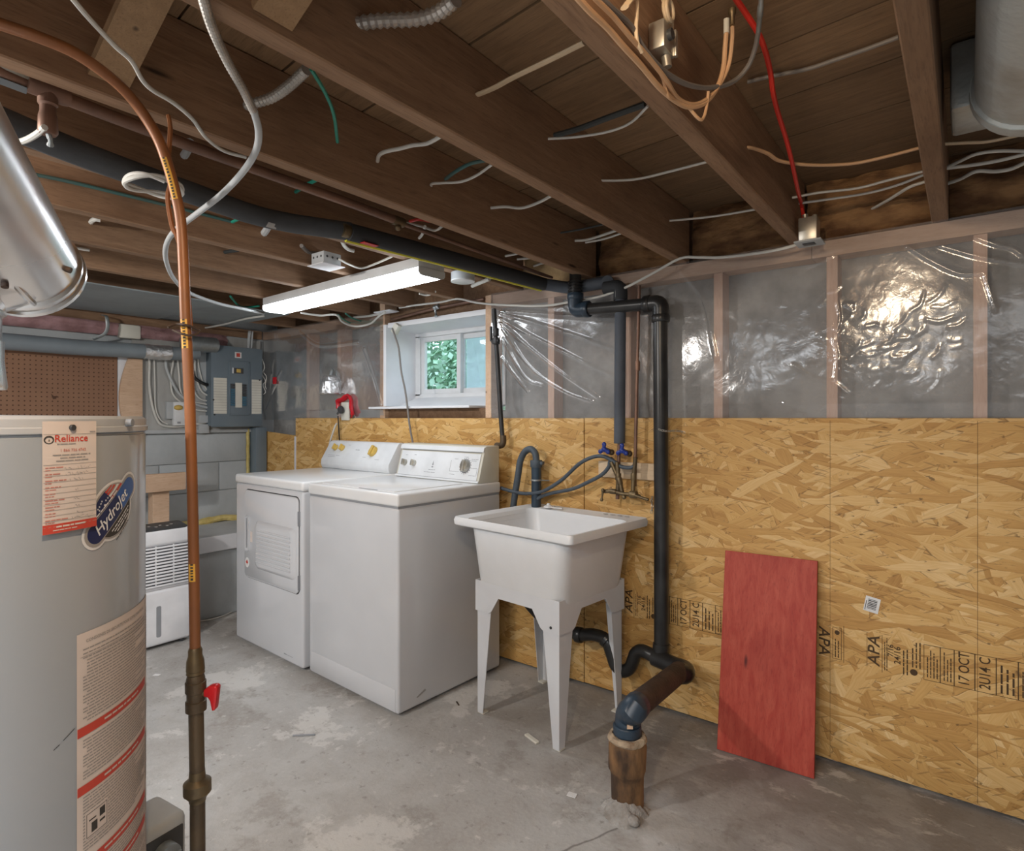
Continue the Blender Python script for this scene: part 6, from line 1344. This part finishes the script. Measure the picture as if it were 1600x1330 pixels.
cable('grey_cable', 'thick grey coaxial cable sagging in a loop below the floor boards', [(-0.452, 0.799, 1.891), (-0.452, 0.835, 1.886), (-0.452, 0.919, 1.895), (-0.452, 0.964, 1.883)]+[(-0.45, 1.01, 1.877), (-0.45, 1.077, 1.884), (-0.444, 1.16, 1.9), (-0.43, 1.25, 1.929), (-0.408, 1.33, 1.97), (-0.381, 1.345, 2), (-0.358, 1.32, 2.021), (-0.341, 1.281, 2.03)], .0052, GRC, 5)
b = B(); c = [Vector(p) for p in [(-0.341, 1.281, 2.03), (-0.322, 1.227, 2.049)]]; rod(b, c[0], c[1], .005, 10, [(.005, 0), (.005, .03), (.0062, .032), (.0062, .055), (.005, .058), (.005, .075)]); mesh_thing('coax_connector', 'silver connector on the upturned end of the grey coaxial cable', 'connector', b, GALV)
cable('cream_cable', 'flat cream cable stub leaving the top edge beside the tin box', [(-0.45, 0.893, 1.911), (-0.45, 0.932, 1.956)], .008, BEIC, 1, 8, flat=.5)
cable('cream_cable', 'thin cream cable hanging over the peach bundle near the tin box', [(-0.448, 0.937, 1.963), (-0.448, 0.935, 1.924), (-0.448, 0.932, 1.895), (-0.448, 0.937, 1.875), (-0.448, 0.955, 1.866)], .0034, BEIC)
cable('red_cable', 'bright red cable dropping from the top edge to the receptacle box', [(-0.368, 1.191, 2.07), (-0.361, 1.266, 2.065), (-0.352, 1.321, 2.05), (-0.353, 1.383, 2.04), (-0.361, 1.457, 2.03), (-0.368, 1.508, 2.01), (-0.378, 1.6, 2), (-0.386, 1.714, 1.985), (-0.396, 1.835, 1.96), (-0.418, 2.008, 1.945)]+[(-0.455, 2.245, 1.971), (-0.447, 2.245, 1.92)], .0060, REDC, 5)
cable('beige_cable', 'beige cable sagging across the bay to the right-hand joist', [(-0.486, 1.667, 1.97), (-0.463, 1.694, 1.97), (-0.441, 1.751, 1.97), (-0.424, 1.826, 1.97), (-0.357, 1.911, 1.97), (-0.266, 1.969, 1.97), (-0.188, 1.976, 1.97), (-0.1, 1.968, 1.97)], .0062, ORC, 5, 8, flat=.7)
cable('beige_cable', 'beige cable continuing right of the right-hand joist below the duct', [(-0.049, 1.978, 1.97), (0, 2.007, 1.97), (0.048, 2.034, 1.97), (0.122, 2.037, 1.97)], .006, BEIC, 5, 8, flat=.7)
cable('white_cable', 'upper white cable of the pair left of the right-hand joist', [(-0.464, 2.152, 1.97), (-0.384, 2.157, 1.97), (-0.278, 2.19, 1.97), (-0.189, 2.174, 1.97), (-0.104, 2.162, 1.97)], .0058, WHC, flat=.7)
cable('white_cable', 'lower white cable of the pair left of the right-hand joist', [(-0.459, 2.223, 1.97), (-0.379, 2.24, 1.97), (-0.268, 2.259, 1.97), (-0.178, 2.241, 1.97), (-0.102, 2.192, 1.97)], .0058, WHC, flat=.7)
cable('white_cable', 'white cable rising from the insulation to the right-hand joist', [(-0.432, 2.478, 1.96), (-0.377, 2.483, 1.96), (-0.3, 2.446, 1.96), (-0.213, 2.347, 1.96), (-0.145, 2.253, 1.96), (-0.1, 2.23, 1.96)], .0066, WHC, flat=.7)
cable('white_cable', 'topmost white cable arching right of the right-hand joist', [(-0.048, 2.17, 1.97), (-0.015, 2.141, 1.97), (0.021, 2.111, 1.97), (0.07, 2.123, 1.97), (0.13, 2.169, 1.97)], .0048, WHC)
cable('white_cable', 'middle white cable right of the right-hand joist', [(-0.048, 2.161, 1.965), (0.015, 2.181, 1.965), (0.072, 2.188, 1.965), (0.13, 2.18, 1.965)], .0052, WHC)
cable('white_cable', 'lowest white cable waving right of the right-hand joist', [(-0.048, 2.289, 1.96), (-0.015, 2.27, 1.96), (0.023, 2.228, 1.96), (0.068, 2.263, 1.96), (0.104, 2.268, 1.96), (0.134, 2.236, 1.96)], .0056, WHC)
cable('grey_cable', 'old grey cloth cable stapled across the floor boards', [(-0.442, 1.56, 2.085), (-0.395, 1.568, 2.085), (-0.311, 1.591, 2.085), (-0.255, 1.591, 2.085), (-0.189, 1.589, 2.085), (-0.121, 1.583, 2.085)], .0052, GRC, 4)
# ---- bits on the floor
def scrap(name, label, px, s, ang, m):
    b = B(); box(b, (-s[0]/2, -s[1]/2, 0), (s[0]/2, s[1]/2, s[2]), bev=min(s)*.2, seg=1, M=Matrix.Translation((px[0], px[1], 0)) @ Matrix.Rotation(math.radians(ang), 4, 'Z')); mesh_thing(name, label, 'debris', b, m)
scrap('wood_chip', 'pale stick of wood on the floor under the laundry tub', [(-1.317, 1.841, 0)][0], (.075, .018, .008), -18, CREAM)
scrap('grey_sliver', 'thin grey sliver on the open floor in front of the washing machine', [(-2.032, 1.326, 0)][0], (.085, .008, .005), 42, GREYINK)
scrap('mortar_crumb', 'dark crumb on the floor beside the washing machine corner', [(-1.735, 1.877, 0)][0], (.035, .006, .004), -30, RUST)
scrap('paper_scrap', 'white scrap on the floor under the dehumidifier front', [(-3.07, 1.211, 0)][0], (.03, .018, .002), 30, WHI)
scrap('plaster_flake', 'flat pale flake on the floor near the clay drain stub', [(-1.019, 1.649, 0)][0], (.03, .022, .003), 10, WHI)
